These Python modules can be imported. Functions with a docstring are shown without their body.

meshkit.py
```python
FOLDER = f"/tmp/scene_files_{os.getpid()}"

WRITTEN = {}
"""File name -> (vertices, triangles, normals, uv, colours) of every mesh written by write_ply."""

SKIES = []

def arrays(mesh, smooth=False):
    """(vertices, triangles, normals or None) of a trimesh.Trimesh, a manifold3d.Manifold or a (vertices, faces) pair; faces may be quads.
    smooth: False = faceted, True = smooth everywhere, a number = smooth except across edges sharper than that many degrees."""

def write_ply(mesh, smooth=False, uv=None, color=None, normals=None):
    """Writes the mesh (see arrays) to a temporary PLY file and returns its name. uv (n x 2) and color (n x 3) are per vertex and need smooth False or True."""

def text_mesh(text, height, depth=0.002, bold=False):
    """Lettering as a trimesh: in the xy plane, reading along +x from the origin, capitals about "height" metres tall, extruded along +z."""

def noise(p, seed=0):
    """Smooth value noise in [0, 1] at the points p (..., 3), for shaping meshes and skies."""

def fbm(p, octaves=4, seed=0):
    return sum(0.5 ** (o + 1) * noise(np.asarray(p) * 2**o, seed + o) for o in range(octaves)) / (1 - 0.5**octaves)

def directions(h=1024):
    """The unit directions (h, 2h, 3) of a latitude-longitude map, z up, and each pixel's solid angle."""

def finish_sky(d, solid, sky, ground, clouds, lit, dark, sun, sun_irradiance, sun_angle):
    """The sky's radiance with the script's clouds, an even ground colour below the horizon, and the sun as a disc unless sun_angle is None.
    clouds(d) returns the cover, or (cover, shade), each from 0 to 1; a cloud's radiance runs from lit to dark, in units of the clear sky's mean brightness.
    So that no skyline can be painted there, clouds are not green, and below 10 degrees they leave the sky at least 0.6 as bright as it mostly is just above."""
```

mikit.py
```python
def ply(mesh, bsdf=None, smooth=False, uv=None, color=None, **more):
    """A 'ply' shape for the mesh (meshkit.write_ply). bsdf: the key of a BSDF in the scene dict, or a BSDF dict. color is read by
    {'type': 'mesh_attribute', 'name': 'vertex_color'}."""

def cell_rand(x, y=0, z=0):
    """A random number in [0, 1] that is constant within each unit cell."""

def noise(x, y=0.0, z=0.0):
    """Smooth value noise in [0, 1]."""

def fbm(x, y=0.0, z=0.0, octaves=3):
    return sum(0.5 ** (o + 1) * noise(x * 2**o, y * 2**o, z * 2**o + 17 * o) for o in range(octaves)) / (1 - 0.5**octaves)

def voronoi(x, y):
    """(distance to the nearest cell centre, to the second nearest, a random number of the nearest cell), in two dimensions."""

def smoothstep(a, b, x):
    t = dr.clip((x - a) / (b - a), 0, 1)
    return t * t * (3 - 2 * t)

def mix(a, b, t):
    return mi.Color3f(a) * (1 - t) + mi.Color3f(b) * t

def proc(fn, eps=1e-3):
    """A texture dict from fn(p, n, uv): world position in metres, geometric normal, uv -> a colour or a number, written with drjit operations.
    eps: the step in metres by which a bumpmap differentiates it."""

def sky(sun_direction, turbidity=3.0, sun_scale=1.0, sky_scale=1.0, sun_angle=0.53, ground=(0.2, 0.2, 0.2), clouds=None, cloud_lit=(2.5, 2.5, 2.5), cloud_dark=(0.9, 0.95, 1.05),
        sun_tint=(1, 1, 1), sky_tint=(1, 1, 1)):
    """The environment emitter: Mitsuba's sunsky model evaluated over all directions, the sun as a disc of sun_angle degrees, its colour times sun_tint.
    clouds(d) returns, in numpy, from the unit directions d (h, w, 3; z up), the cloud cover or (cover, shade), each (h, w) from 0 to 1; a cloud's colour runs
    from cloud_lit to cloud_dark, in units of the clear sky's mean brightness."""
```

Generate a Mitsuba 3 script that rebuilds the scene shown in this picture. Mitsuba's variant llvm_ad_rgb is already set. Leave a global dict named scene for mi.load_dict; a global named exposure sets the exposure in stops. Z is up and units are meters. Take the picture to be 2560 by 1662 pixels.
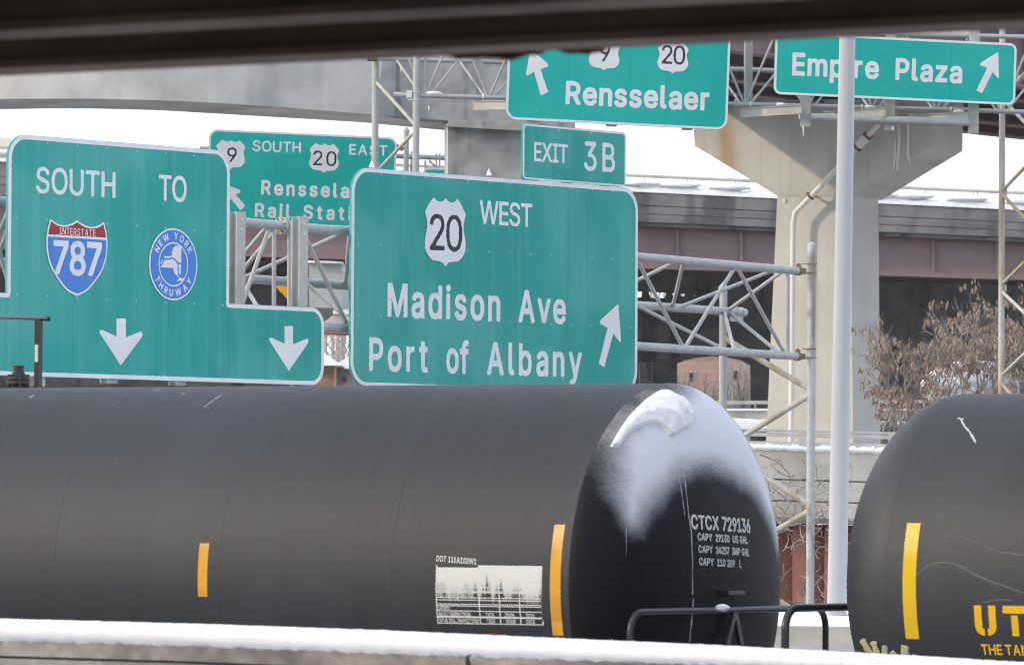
import math, random
import numpy as np, trimesh, drjit as dr, mitsuba as mi
import mikit, meshkit
from mikit import proc, noise, fbm, smoothstep, mix
from shapely.geometry import Polygon, LineString, Point, box as sbox, MultiPolygon
from shapely.ops import unary_union
from shapely import affinity
from scipy.spatial import Delaunay

scene, labels = {}, {}
rng = random.Random(7)
nrng = np.random.RandomState(7)
T = mi.ScalarTransform4f

# ------------------------------------------------------------------ camera, sky, exposure
CZ = 3.1                                   # eye height above the rails, metres
PW, PH, FL = 2560.0, 1662.0, 14630.0       # frame and focal length used for reading positions
PITCH, ROLL = math.atan((1275 - 831) / FL), 0.006
CAM = np.array([0, 0, CZ])
FWD = np.array([0, math.cos(PITCH), math.sin(PITCH)])
UP0 = np.array([0, -math.sin(PITCH), math.cos(PITCH)])
RIGHT0 = np.array([1.0, 0, 0])
UP = UP0 * math.cos(ROLL) + RIGHT0 * (-math.sin(ROLL))
UP = UP0 * math.cos(ROLL) - RIGHT0 * math.sin(ROLL)
RIGHT = RIGHT0 * math.cos(ROLL) + UP0 * math.sin(ROLL)
scene['camera'] = {'type': 'thinlens', 'fov': 2 * math.degrees(math.atan(PW / 2 / FL)), 'fov_axis': 'x',
                   'aperture_radius': 0.0088, 'focus_distance': 76.0, 'near_clip': 0.5, 'far_clip': 3000.0,
                   'to_world': T().look_at(origin=CAM.tolist(), target=(CAM + FWD).tolist(), up=UP.tolist())}
SUN = np.array([-0.90, -0.24, 0.40])


def cloud_cover(d):
    """A pale winter haze that is thick near the horizon and thins to blue overhead."""
    n = meshkit.fbm(d * np.array([2.0, 2.0, 5.0]), 4, 3)
    up = np.clip(np.degrees(np.arcsin(np.clip(d[..., 2], -1, 1))) / 60.0, 0, 1)
    away = 0.5 - 0.5 * (d @ (SUN / np.linalg.norm(SUN)))          # haze scatters forward: brighter around the sun
    return np.clip(0.97 - 0.52 * up ** 0.7 + 0.30 * (n - 0.5), 0, 1), np.clip(away + 0.10 * (n - 0.5), 0, 1)


scene['sky'] = mikit.sky(SUN, turbidity=3.5, sun_scale=0.25, sun_angle=2.0, clouds=cloud_cover, cloud_lit=(3.8, 3.72, 3.62),
                         cloud_dark=(1.55, 1.68, 1.9), ground=(0.28, 0.28, 0.29), sun_tint=(0.93, 0.99, 1.08), sky_tint=(0.80, 1.0, 1.25))
exposure = 2.85


# ------------------------------------------------------------------ helpers
def ray(px, py):
    d = RIGHT * ((px - PW / 2) / FL) + FWD + UP * (-(py - PH / 2) / FL)
    return d / d[1]


def at(px, py, D):
    """The point at distance D (along y) that is seen at px, py of the photograph."""
    return CAM + ray(px, py) * D


def numbered(key):
    k, i = key, 0
    while k in scene or k in labels or any(s.startswith(k + '__') for s in scene):
        i += 1
        k = f'{key}_{i:03d}'
    return k


def put(key, mesh, mat, smooth=False, **more):
    if isinstance(mesh, (list,)):
        mesh = trimesh.util.concatenate(mesh)
    scene[key] = mikit.ply(mesh, mat, smooth=smooth, **more)
    return key


def thing(name, label, cat, group=None):
    key = numbered(name)
    labels[key] = {'label': label, 'category': cat}
    if group:
        labels[key]['group'] = group
    return key


def part(parent, name, mesh, mat, smooth=False, label=None, stuff=False):
    key = numbered(parent + '__' + name)
    put(key, mesh, mat, smooth)
    e = {}
    if label:
        e['label'] = label
    if stuff:
        e['kind'] = 'stuff'
    if e:
        labels[key] = e
    return key


def unit(v):
    v = np.asarray(v, float)
    return v / np.linalg.norm(v)


def tube(p0, p1, r, n=12, r1=None):
    p0, p1 = np.asarray(p0, float), np.asarray(p1, float)
    return polytube([p0, p1], [r, r if r1 is None else r1], n)


def polytube(pts, rad, n=10, cap=True):
    p = np.asarray(pts, float)
    m = len(p)
    rad = np.broadcast_to(rad, (m,))
    t = np.gradient(p, axis=0)
    t /= np.linalg.norm(t, axis=1, keepdims=True) + 1e-12
    a = np.cross(t[0], [0, 0, 1.0] if abs(t[0][2]) < 0.9 else [1.0, 0, 0])
    rings = []
    ang = np.arange(n) * 2 * np.pi / n
    for i in range(m):
        a = a - t[i] * np.dot(a, t[i])
        a /= np.linalg.norm(a) + 1e-12
        b = np.cross(t[i], a)
        rings.append(p[i] + rad[i] * (np.cos(ang)[:, None] * a + np.sin(ang)[:, None] * b))
    v = np.concatenate(rings)
    f = []
    for i in range(m - 1):
        for j in range(n):
            k = (j + 1) % n
            f += [[i * n + j, i * n + k, (i + 1) * n + k], [i * n + j, (i + 1) * n + k, (i + 1) * n + j]]
    if cap:
        v = np.vstack([v, p[0], p[-1]])
        c0, c1 = len(v) - 2, len(v) - 1
        for j in range(n):
            k = (j + 1) % n
            f += [[c0, k, j], [c1, (m - 1) * n + j, (m - 1) * n + k]]
    return trimesh.Trimesh(v, np.array(f), process=False)


def hexa(front, back):
    """A solid from two quads, each listed round in the same order."""
    v = np.vstack([front, back])
    f = [[0, 1, 2], [0, 2, 3], [4, 6, 5], [4, 7, 6]]
    for i in range(4):
        j = (i + 1) % 4
        f += [[i, 4 + i, 4 + j], [i, 4 + j, j]]
    m = trimesh.Trimesh(v, np.array(f), process=False)
    if m.volume < 0:
        m.invert()
    return m


def bar(p0, p1, w, h, side=None):
    """A straight bar of width w (along side) and height h between two points."""
    p0, p1 = np.asarray(p0, float), np.asarray(p1, float)
    t = unit(p1 - p0)
    s = np.asarray([0, 0, 1.0] if abs(t[2]) < 0.95 else [1.0, 0, 0]) if side is None else np.asarray(side, float)
    s = unit(s - t * np.dot(s, t))
    q = np.cross(t, s)
    e = [s * w / 2 + q * h / 2, -s * w / 2 + q * h / 2, -s * w / 2 - q * h / 2, s * w / 2 - q * h / 2]
    return hexa([p0 + x for x in e], [p1 + x for x in e])


def ibeam(p0, p1, depth, width, dvec, tw=0.012, tf=0.016):
    """An I section: depth along dvec."""
    p0, p1 = np.asarray(p0, float), np.asarray(p1, float)
    t = unit(p1 - p0)
    dv = unit(np.asarray(dvec, float) - t * np.dot(dvec, t))
    s = np.cross(t, dv)
    o = dv * (depth - tf) / 2
    return trimesh.util.concatenate([bar(p0 + o, p1 + o, width, tf, s), bar(p0 - o, p1 - o, width, tf, s), bar(p0, p1, tw, depth - 2 * tf, s)])


def slab(a, b, D0, D1, back):
    """a, b = (px, py_top, py_bottom) of the left and right ends of a face at distances D0, D1; back = vector of its thickness."""
    q = [at(a[0], a[1], D0), at(b[0], b[1], D1), at(b[0], b[2], D1), at(a[0], a[2], D0)]
    return hexa(q, [x + np.asarray(back) for x in q])


def grid_mesh(P):
    """P (m, n, 3) -> surface."""
    m, n = P.shape[:2]
    i, j = np.meshgrid(np.arange(m - 1), np.arange(n - 1), indexing='ij')
    q = np.stack([i * n + j, i * n + j + 1, (i + 1) * n + j + 1, (i + 1) * n + j], -1).reshape(-1, 4)
    return trimesh.Trimesh(P.reshape(-1, 3), np.vstack([q[:, [0, 1, 2]], q[:, [0, 2, 3]]]), process=False)


def ball(c, r, sub=1):
    m = trimesh.creation.icosphere(sub, r)
    m.apply_translation(c)
    return m


def online(p0, p1, px):
    """The point of the line p0 p1 that is seen at column px."""
    k_ = RIGHT * FL - FWD * (px - PW / 2)
    d_ = p1 - p0
    return p0 + d_ * (-((p0 - CAM) @ k_) / (d_ @ k_))


def colx(p):
    d = p - CAM
    return PW / 2 + FL * (d @ RIGHT) / (d @ FWD)


class Frame:
    def __init__(s, O, yaw, tilt=0.0):
        c, n = math.cos(math.radians(yaw)), math.sin(math.radians(yaw))
        s.O = np.asarray(O, float)
        s.u = np.array([c * math.cos(tilt), n * math.cos(tilt), -math.sin(tilt)])
        s.v = np.array([c * math.sin(tilt), n * math.sin(tilt), math.cos(tilt)])
        s.n = np.cross(s.u, s.v)

    def uv(s, px, py):
        d = ray(px, py)
        k = np.dot(s.O - CAM, s.n) / np.dot(d, s.n)
        p = CAM + d * k - s.O
        return np.array([np.dot(p, s.u), np.dot(p, s.v)])

    def pt(s, u, v, d=0.0):
        return s.O + s.u * u + s.v * v + s.n * d

    def ext(s, poly, d0, d1):
        ms = []
        for g in getattr(poly, 'geoms', [poly]):
            if g.geom_type != 'Polygon' or g.area < 1e-7:
                continue
            ms.append(trimesh.creation.extrude_polygon(g, d1 - d0, engine='earcut'))
        m = trimesh.util.concatenate(ms)
        V = np.asarray(m.vertices)
        m.vertices = s.O + V[:, :1] * s.u + V[:, 1:2] * s.v + (V[:, 2:] + d0) * s.n
        return m


GLYPH = {}


def glyph(ch, fat):
    k = (ch, fat)
    if k not in GLYPH:
        m = meshkit.text_mesh(ch, 1.0, 0.1, bold=True)
        sec = m.section(plane_origin=[0, 0, 0.05], plane_normal=[0, 0, 1])
        ring = [np.asarray(r)[:, :2] for r in sec.discrete]
        polys = [Polygon(r) for r in ring if len(r) > 3]
        out = Polygon()
        for p in sorted(polys, key=lambda p: -p.area):
            out = out.symmetric_difference(p.buffer(0))
        out = out.buffer(fat).buffer(0.004).simplify(0.004)
        x0 = out.bounds[0]
        out = affinity.translate(out, -x0, 0)
        GLYPH[k] = (out, out.bounds[2])
    return GLYPH[k]


def word(text, width, cap, k=1.0, fat=0.0, gapmin=0.06, tight=None):
    """Lettering as flat polygons: ink from x = 0 to width, capitals cap tall. A blank is a wider gap."""
    sp = 0.45 if tight else 0.28
    gl = [None if c == ' ' else glyph(c, fat) for c in text]
    ink = sum(g[1] for g in gl if g)
    blanks = sum(g is None for g in gl)
    gaps = len([g for g in gl if g]) - 1
    sx = k * cap
    gap = (width - ink * sx - blanks * sp * sx) / max(gaps, 1)
    if tight or gap < gapmin * cap or gaps == 0:
        gap = (tight or gapmin) * cap
        sx = (width - gap * gaps) / (ink + blanks * sp)
    x, out = 0.0, []
    for g in gl:
        if g is None:
            x += sp * sx
            continue
        out.append(affinity.affine_transform(g[0], [sx, 0, 0, cap, x, 0]))
        x += g[1] * sx + gap
    return unary_union(out)


def smooth_closed(pts, corner, n=6):
    """A closed outline through pts, curved except at the indices in corner."""
    out, m = [], len(pts)
    P = np.asarray(pts, float)
    for i in range(m):
        p0, p1, p2, p3 = P[i - 1], P[i], P[(i + 1) % m], P[(i + 2) % m]
        if i in corner:
            p0 = 2 * p1 - p2
        if (i + 1) % m in corner:
            p3 = 2 * p2 - p1
        for t in np.arange(n) / n:
            out.append(0.5 * (2 * p1 + (p2 - p0) * t + (2 * p0 - 5 * p1 + 4 * p2 - p3) * t * t + (3 * p1 - p0 - 3 * p2 + p3) * t ** 3))
    return Polygon(out).buffer(0)


# ------------------------------------------------------------------ materials
def pri(name, color, rough=0.6, spec=0.4, metal=0.0, coat=0.0, two=True, bump=None, bs=0.01):
    b = {'type': 'principled', 'base_color': color if isinstance(color, dict) else {'type': 'rgb', 'value': list(color)},
         'roughness': rough, 'specular': spec, 'metallic': metal}
    if coat:
        b['clearcoat'] = coat
        b['clearcoat_gloss'] = 0.8
    if bump:
        b = {'type': 'bumpmap', 'arbitrary': bump, 'scale': bs, 'bsdf': b}
    scene[name] = {'type': 'twosided', 'bsdf': b} if two else b
    return name


def concrete(base, dark, sx=1.0, stain=0.5, warm=0.0, speck=0.08):
    b, k = np.array(base), np.array(dark)

    def fn(p, n, uv):
        h = p.x * 0.8 + p.y * 0.6
        g = fbm(p.x * 1.3 * sx, p.y * 1.3 * sx, p.z * 1.3 * sx, 4)
        f = noise(p.x * 22, p.y * 22, p.z * 22)
        s = smoothstep(0.50, 0.80, fbm(h * 2.2 * sx, p.z * 0.16 * sx, 3.0, 3))
        pit = smoothstep(0.80, 0.9, noise(p.x * 9 + 5, p.y * 9, p.z * 9)) * 0.5
        c = mix(b.tolist(), k.tolist(), dr.clip(0.55 * smoothstep(0.35, 0.7, g) + stain * s + 0.25 * pit, 0, 1))
        board = mikit.cell_rand(h * 5.5, 3.0, 1.0)
        c = c * (1 - speck / 2 + speck * f) * (0.97 + 0.05 * board)
        if warm:
            r = smoothstep(0.62, 0.74, fbm(h * 0.9 + 7, p.z * 0.10, 1.0, 3)) * warm
            c = mix(c, [0.36, 0.23, 0.11], r)
        return c
    return proc(fn)


def painted(col, streak=(0.3, 0.2, 0.12), amt=0.3, sc=6.0):
    def fn(p, n, uv):
        h = p.x + p.y
        g = fbm(h * sc, p.z * sc * 0.25, 2.0, 3)
        return mix(col, streak, amt * smoothstep(0.52, 0.8, g)) * (0.93 + 0.14 * noise(p.x * 14, p.y * 14, p.z * 14))
    return proc(fn)


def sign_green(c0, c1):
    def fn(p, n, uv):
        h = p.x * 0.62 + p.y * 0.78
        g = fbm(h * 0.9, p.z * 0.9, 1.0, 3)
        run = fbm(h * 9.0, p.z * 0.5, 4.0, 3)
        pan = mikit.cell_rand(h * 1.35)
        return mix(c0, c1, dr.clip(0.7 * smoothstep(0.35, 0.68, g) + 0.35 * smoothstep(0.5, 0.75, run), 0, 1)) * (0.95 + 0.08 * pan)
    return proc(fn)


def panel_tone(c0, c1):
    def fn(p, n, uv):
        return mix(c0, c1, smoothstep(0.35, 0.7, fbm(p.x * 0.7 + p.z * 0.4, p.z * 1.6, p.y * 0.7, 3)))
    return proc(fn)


pri('green_shaded', sign_green([0.022, 0.305, 0.272], [0.072, 0.365, 0.332]), 0.55, 0.25)  # real smudges, plus a duller tone painted for the near signs out of sun
pri('green_sunlit', panel_tone([0.004, 0.365, 0.322], [0.012, 0.395, 0.352]), 0.5, 0.25)  # same sign green, painted stronger for the far signs in the sun
pri('sheeting', proc(lambda p, n, uv: mi.Color3f(0.67, 0.675, 0.71) * (0.95 + 0.1 * noise(p.x * 3, p.y * 3, p.z * 3))), 0.45, 0.4)
pri('black_legend', (0.022, 0.024, 0.032), 0.5)
pri('shield_blue', (0.055, 0.20, 0.58), 0.45)
pri('shield_red', (0.30, 0.030, 0.040), 0.45)
pri('sign_yellow', (0.70, 0.36, 0.01), 0.45)
pri('bolt_zinc', (0.6, 0.62, 0.62), 0.4, metal=0.4)
pri('alu_tube', painted([0.36, 0.37, 0.385], [0.24, 0.21, 0.17], 0.25), 0.42, 0.5)
pri('alu_beam', painted([0.40, 0.40, 0.385], [0.28, 0.23, 0.16], 0.35), 0.45, 0.5)
pri('rusty_tube', painted([0.45, 0.44, 0.41], [0.32, 0.20, 0.10], 0.6, 4.0), 0.5)
pri('galvanized', painted([0.44, 0.46, 0.48], [0.22, 0.18, 0.15], 0.85, 7.0), 0.42, 0.5, metal=0.25)
pri('clamp_rust', (0.22, 0.14, 0.085), 0.6, metal=0.3)
pri('pole_paint', proc(lambda p, n, uv: mi.Color3f(0.37, 0.385, 0.41) * (0.96 + 0.08 * noise(p.x * 5, p.y * 5, p.z * 0.7))), 0.38, 0.5)
pri('pipe_white', (0.78, 0.77, 0.76), 0.4)
pri('conc_pier', concrete([0.60, 0.59, 0.56], [0.51, 0.50, 0.47], 0.7, 0.3, 0.0), 0.85, 0.2)
PHO, PHU = at(2035, 600, 135), np.array([math.cos(math.radians(-28)), math.sin(math.radians(-28)), 0])
_head = concrete([0.58, 0.57, 0.545], [0.48, 0.47, 0.445], 0.7, 0.35)


def pier_head(p, n, uv):
    u = (p.x - float(PHO[0])) * float(PHU[0]) + (p.y - float(PHO[1])) * float(PHU[1])
    w = u + 0.5 * (noise(p.z * 0.8, 1.0, 2.0) - 0.5)
    run = 0.0
    for c, wd, z0, z1, k in ((-2.15, 0.26, 6.2, 9.4, 0.55), (-1.95, 0.10, 5.6, 9.4, 0.35), (2.45, 0.12, 7.0, 9.2, 0.40), (-2.75, 0.08, 7.6, 9.2, 0.30)):
        run = dr.maximum(run, k * dr.exp(-dr.square((w - c) / wd)) * smoothstep(z0 + float(CZ), z0 + float(CZ) + 2.0, p.z))
    run = run * (0.55 + 0.9 * noise(u * 9.0, p.z * 0.35, 3.0))
    drip = 0.30 * smoothstep(0.55, 0.8, fbm(u * 2.6, p.z * 0.13, 5.0, 3))
    c = mikit._FUNCTIONS[_head['fn']](p, n, uv)
    return mix(mix(c, [0.27, 0.265, 0.25], drip), [0.40, 0.24, 0.10], dr.clip(run, 0, 1))


pri('conc_head', proc(pier_head), 0.85, 0.2)
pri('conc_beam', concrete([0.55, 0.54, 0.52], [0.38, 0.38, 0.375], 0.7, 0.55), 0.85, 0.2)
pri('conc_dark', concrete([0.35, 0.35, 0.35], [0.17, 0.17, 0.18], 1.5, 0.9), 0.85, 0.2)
pri('conc_parapet', concrete([0.23, 0.23, 0.236], [0.11, 0.112, 0.12], 1.1, 0.75), 0.85, 0.2)
pri('conc_ramp', concrete([0.52, 0.50, 0.465], [0.37, 0.355, 0.325], 1.3, 0.5), 0.85, 0.2)
pri('conc_near', concrete([0.31, 0.295, 0.265], [0.16, 0.152, 0.135], 3.0, 0.6, 0.0, 0.45), 0.85, 0.2)
pri('conc_block', concrete([0.52, 0.52, 0.53], [0.40, 0.40, 0.41], 1.0, 0.3), 0.85, 0.2)
pri('steel_purple', painted([0.24, 0.175, 0.185], [0.15, 0.105, 0.11], 0.5, 0.8), 0.6, 0.3)
pri('steel_red', painted([0.34, 0.155, 0.12], [0.16, 0.07, 0.06], 0.5, 2.0), 0.7, 0.2)
pri('rust_flange', proc(lambda p, n, uv: mix([0.285, 0.205, 0.165], [0.165, 0.115, 0.092], smoothstep(0.35, 0.75, fbm(p.x * 2.2, p.y * 2.2, p.z * 5, 4)))), 0.85, 0.2)
pri('rust_scale', proc(lambda p, n, uv: mix([0.16, 0.075, 0.035], [0.06, 0.03, 0.018], fbm(p.x * 12, p.y * 12, p.z * 12, 3))), 0.9, 0.1)
pri('snow', proc(lambda p, n, uv: mi.Color3f(0.80, 0.81, 0.83) * (0.96 + 0.05 * fbm(p.x * 9, p.y * 9, p.z * 9, 3))), 0.75, 0.25)
pri('rail_steel', painted([0.46, 0.46, 0.44], [0.32, 0.30, 0.27], 0.5, 3.0), 0.5, 0.4)
pri('black_pipe', (0.020, 0.022, 0.030), 0.35, 0.5)
pri('valve_iron', (0.035, 0.035, 0.038), 0.55, 0.4)
pri('strip_amber', proc(lambda p, n, uv: mix([0.64, 0.33, 0.035], [0.56, 0.26, 0.02], smoothstep(0.4, 0.6, noise(p.z * 9, 1.0, 2.0)))), 0.16, 0.6, coat=0.6)
pri('strip_yellow', (0.66, 0.43, 0.008), 0.16, 0.6, coat=0.7)
pri('stencil_white', (0.55, 0.56, 0.56), 0.6)
pri('stencil_yellow', (0.72, 0.42, 0.01), 0.5)
pri('placard_red', (0.62, 0.015, 0.035), 0.4)
pri('spray_paint', proc(lambda p, n, uv: mix([0.42, 0.41, 0.24], [0.28, 0.31, 0.35], smoothstep(0.45, 0.6, noise(p.x * 7, p.y * 7, p.z * 7)))), 0.7)
pri('scuff', (0.075, 0.078, 0.085), 0.6)
pri('dropping', (0.40, 0.42, 0.45), 0.8)
pri('twig', proc(lambda p, n, uv: mix([0.38, 0.355, 0.345], [0.20, 0.185, 0.18], noise(p.x * 5, p.y * 5, p.z * 5))), 0.9, 0.1)
pri('vine_twig', proc(lambda p, n, uv: mix([0.42, 0.37, 0.35], [0.22, 0.17, 0.155], noise(p.x * 4, p.y * 4, p.z * 4))), 0.9, 0.1)
pri('dead_leaf', proc(lambda p, n, uv: mix([0.44, 0.345, 0.28], [0.25, 0.19, 0.155], fbm(p.x * 3.2, p.y * 3.2, p.z * 3.2, 3))), 0.9, 0.1)
pri('brick_pale', proc(lambda p, n, uv: mix(mix([0.50, 0.31, 0.25], [0.42, 0.37, 0.34], smoothstep(0.35, 0.7, fbm(p.x * 0.7, p.y, p.z * 0.7, 4))), [0.55, 0.46, 0.40],
    smoothstep(0.42, 0.47, dr.abs(p.z / 0.30 - dr.floor(p.z / 0.30) - 0.5)) * 0.5)), 0.85, 0.2)
pri('brick_orange', proc(lambda p, n, uv: mix([0.60, 0.40, 0.27], [0.47, 0.29, 0.19], fbm(p.x * 2.5, p.y, p.z * 4, 3))), 0.85, 0.2)
pri('brick_dark', proc(lambda p, n, uv: mix([0.11, 0.055, 0.042], [0.06, 0.035, 0.030], fbm(p.x * 0.5, p.y * 0.5, p.z * 0.8, 3))), 0.9, 0.1)
pri('bark_far', (0.36, 0.33, 0.32), 0.9, 0.1)
pri('cream_paint', (0.78, 0.75, 0.66), 0.4)
pri('window_glass', (0.05, 0.055, 0.07), 0.15, 0.6)

TH = math.radians(31.34)                       # heading of the railway against the picture plane
AX = np.array([math.cos(TH), -math.sin(TH), 0])
NR = np.array([-math.sin(TH), -math.cos(TH), 0])   # towards the near side of the track
ZV = np.array([0, 0, 1.0])
AWAY = -NR


def tank_black(R0, zc, dust):
    def fn(p, n, uv):
        s = p.x * float(AX[0]) + p.y * float(AX[1])
        q = p.x * float(NR[0]) + p.y * float(NR[1])
        ang = dr.atan2(p.z - zc, q + 44.0)
        st = fbm(s * 5.0, p.z * 0.55, 1.0, 3)
        fine = noise(s * 40.0, p.z * 1.2, 0.0)
        g = fbm(s * 0.6, p.z * 0.9, 5.0, 4)
        c = mix([0.014, 0.0165, 0.024], dust, dr.clip(0.22 * smoothstep(0.40, 0.75, st) + 0.5 * smoothstep(0.35, 0.7, g) + 0.10 * fine, 0, 1))
        return c
    return proc(fn)


pri('tank_paint', tank_black(1.52, 2.56, [0.024, 0.0305, 0.045]), 0.61, 0.55)
pri('tank_paint_brown', tank_black(1.40, 2.59, [0.030, 0.0335, 0.042]), 0.58, 0.55)
pri('tank_seam', (0.012, 0.0125, 0.015), 0.6, 0.6)

# ------------------------------------------------------------------ the setting: ground, snow, hill
G = []
xs = np.concatenate([np.linspace(-700, -60, 12), np.linspace(-40, 60, 60), np.linspace(80, 700, 12)])
ys = np.concatenate([np.linspace(-120, -10, 8), np.linspace(-5, 120, 80), np.linspace(140, 1500, 14)])
X, Y = np.meshgrid(xs, ys, indexing='ij')
Z = 0.10 * meshkit.fbm(np.stack([X * 0.3, Y * 0.3, X * 0], -1), 4, 5)
pri('ground_mix', proc(lambda p, n, uv: mix([0.10, 0.10, 0.10], [0.72, 0.73, 0.75], dr.maximum(smoothstep(0.60, 0.70, fbm(p.x * 0.35, p.y * 0.35, 1.0, 4)), dr.select((p.y < 24.0 + 4 * noise(p.x * 0.2, 1.0, 2.0)) & (p.y + 0.66 * p.x > 14.5 + noise(p.x * 0.4, 3.0, 2.0)), 1.0, 0.0)))), 0.85, 0.2)  # unseen ground: snow belt and dark gravel laid out to steer bounce light
put('ground', grid_mesh(np.stack([X, Y, Z - 0.15], -1)[::-1]), 'ground_mix', True)
labels['ground'] = {'label': 'unseen ground, snowed near the barrier for bounce light, giving way to gravel and wet road with patches of snow', 'kind': 'structure'}

# snow bank on the low wall behind the railway (the light pole stands on it)
LEDGE = at(2000, 1518, 62)[2]
U = np.linspace(-9, 40, 190)
prof = [(53.6, -0.07), (53.75, -0.035), (54.4, -0.02), (56, -0.015), (58, -0.005), (60, 0.01), (61.6, 0.0), (62.2, -0.12), (66, -1.6)]
P = np.array([[[u, d - 0.10 * (u - 4), LEDGE + dz + 0.05 * (meshkit.noise(np.array([u * 1.3, d * 0.8, 0.0])) - 0.5) * (dz > -1)] for d, dz in prof] for u in U])
put('snow_bank', grid_mesh(P), 'snow', True)
labels['snow_bank'] = {'label': 'bank of white snow behind the tank cars at the foot of the light pole', 'kind': 'structure'}

# wooded hillside far off
hx = np.linspace(-160, 160, 80)
hy = np.array([230, 245, 262, 285, 320, 380])
hz = np.array([-1, 1.5, 5, 9.5, 12.5, 13.5])
H = np.array([[[x, y, z + (1.6 * meshkit.noise(np.array([x * 0.06, y * 0.05, 1.0])) - 0.8) * (z > 0)] for y, z in zip(hy, hz)] for x in hx])
put('hill', grid_mesh(H), 'snow', True)
labels['hill'] = {'label': 'low snowy hillside far behind the ramps', 'kind': 'structure'}
tw = []
for i in range(900):
    x = rng.uniform(-24, 26)
    k = rng.random() ** 0.8
    y = 232 + 70 * k
    z = np.interp(y, hy, hz)
    h = rng.uniform(4, 7.5)
    lean = rng.uniform(-0.5, 0.5)
    base = np.array([x, y, z - 0.3])
    tw.append(polytube([base, base + [lean * 0.4, 0, h * 0.5], base + [lean, 0, h]], [0.09, 0.06, 0.02], 4, False))
    for j in range(4):
        t = rng.uniform(0.3, 0.85)
        b = base + [lean * t, 0, h * t]
        tw.append(polytube([b, b + [rng.uniform(-1.3, 1.3), rng.uniform(-1, 1), rng.uniform(0.8, 2.0)]], [0.04, 0.012], 3, False))
put('bare_woods', tw, 'bark_far')
labels['bare_woods'] = {'label': 'far wood of bare grey trunks on the snowy hillside', 'kind': 'stuff'}

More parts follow.
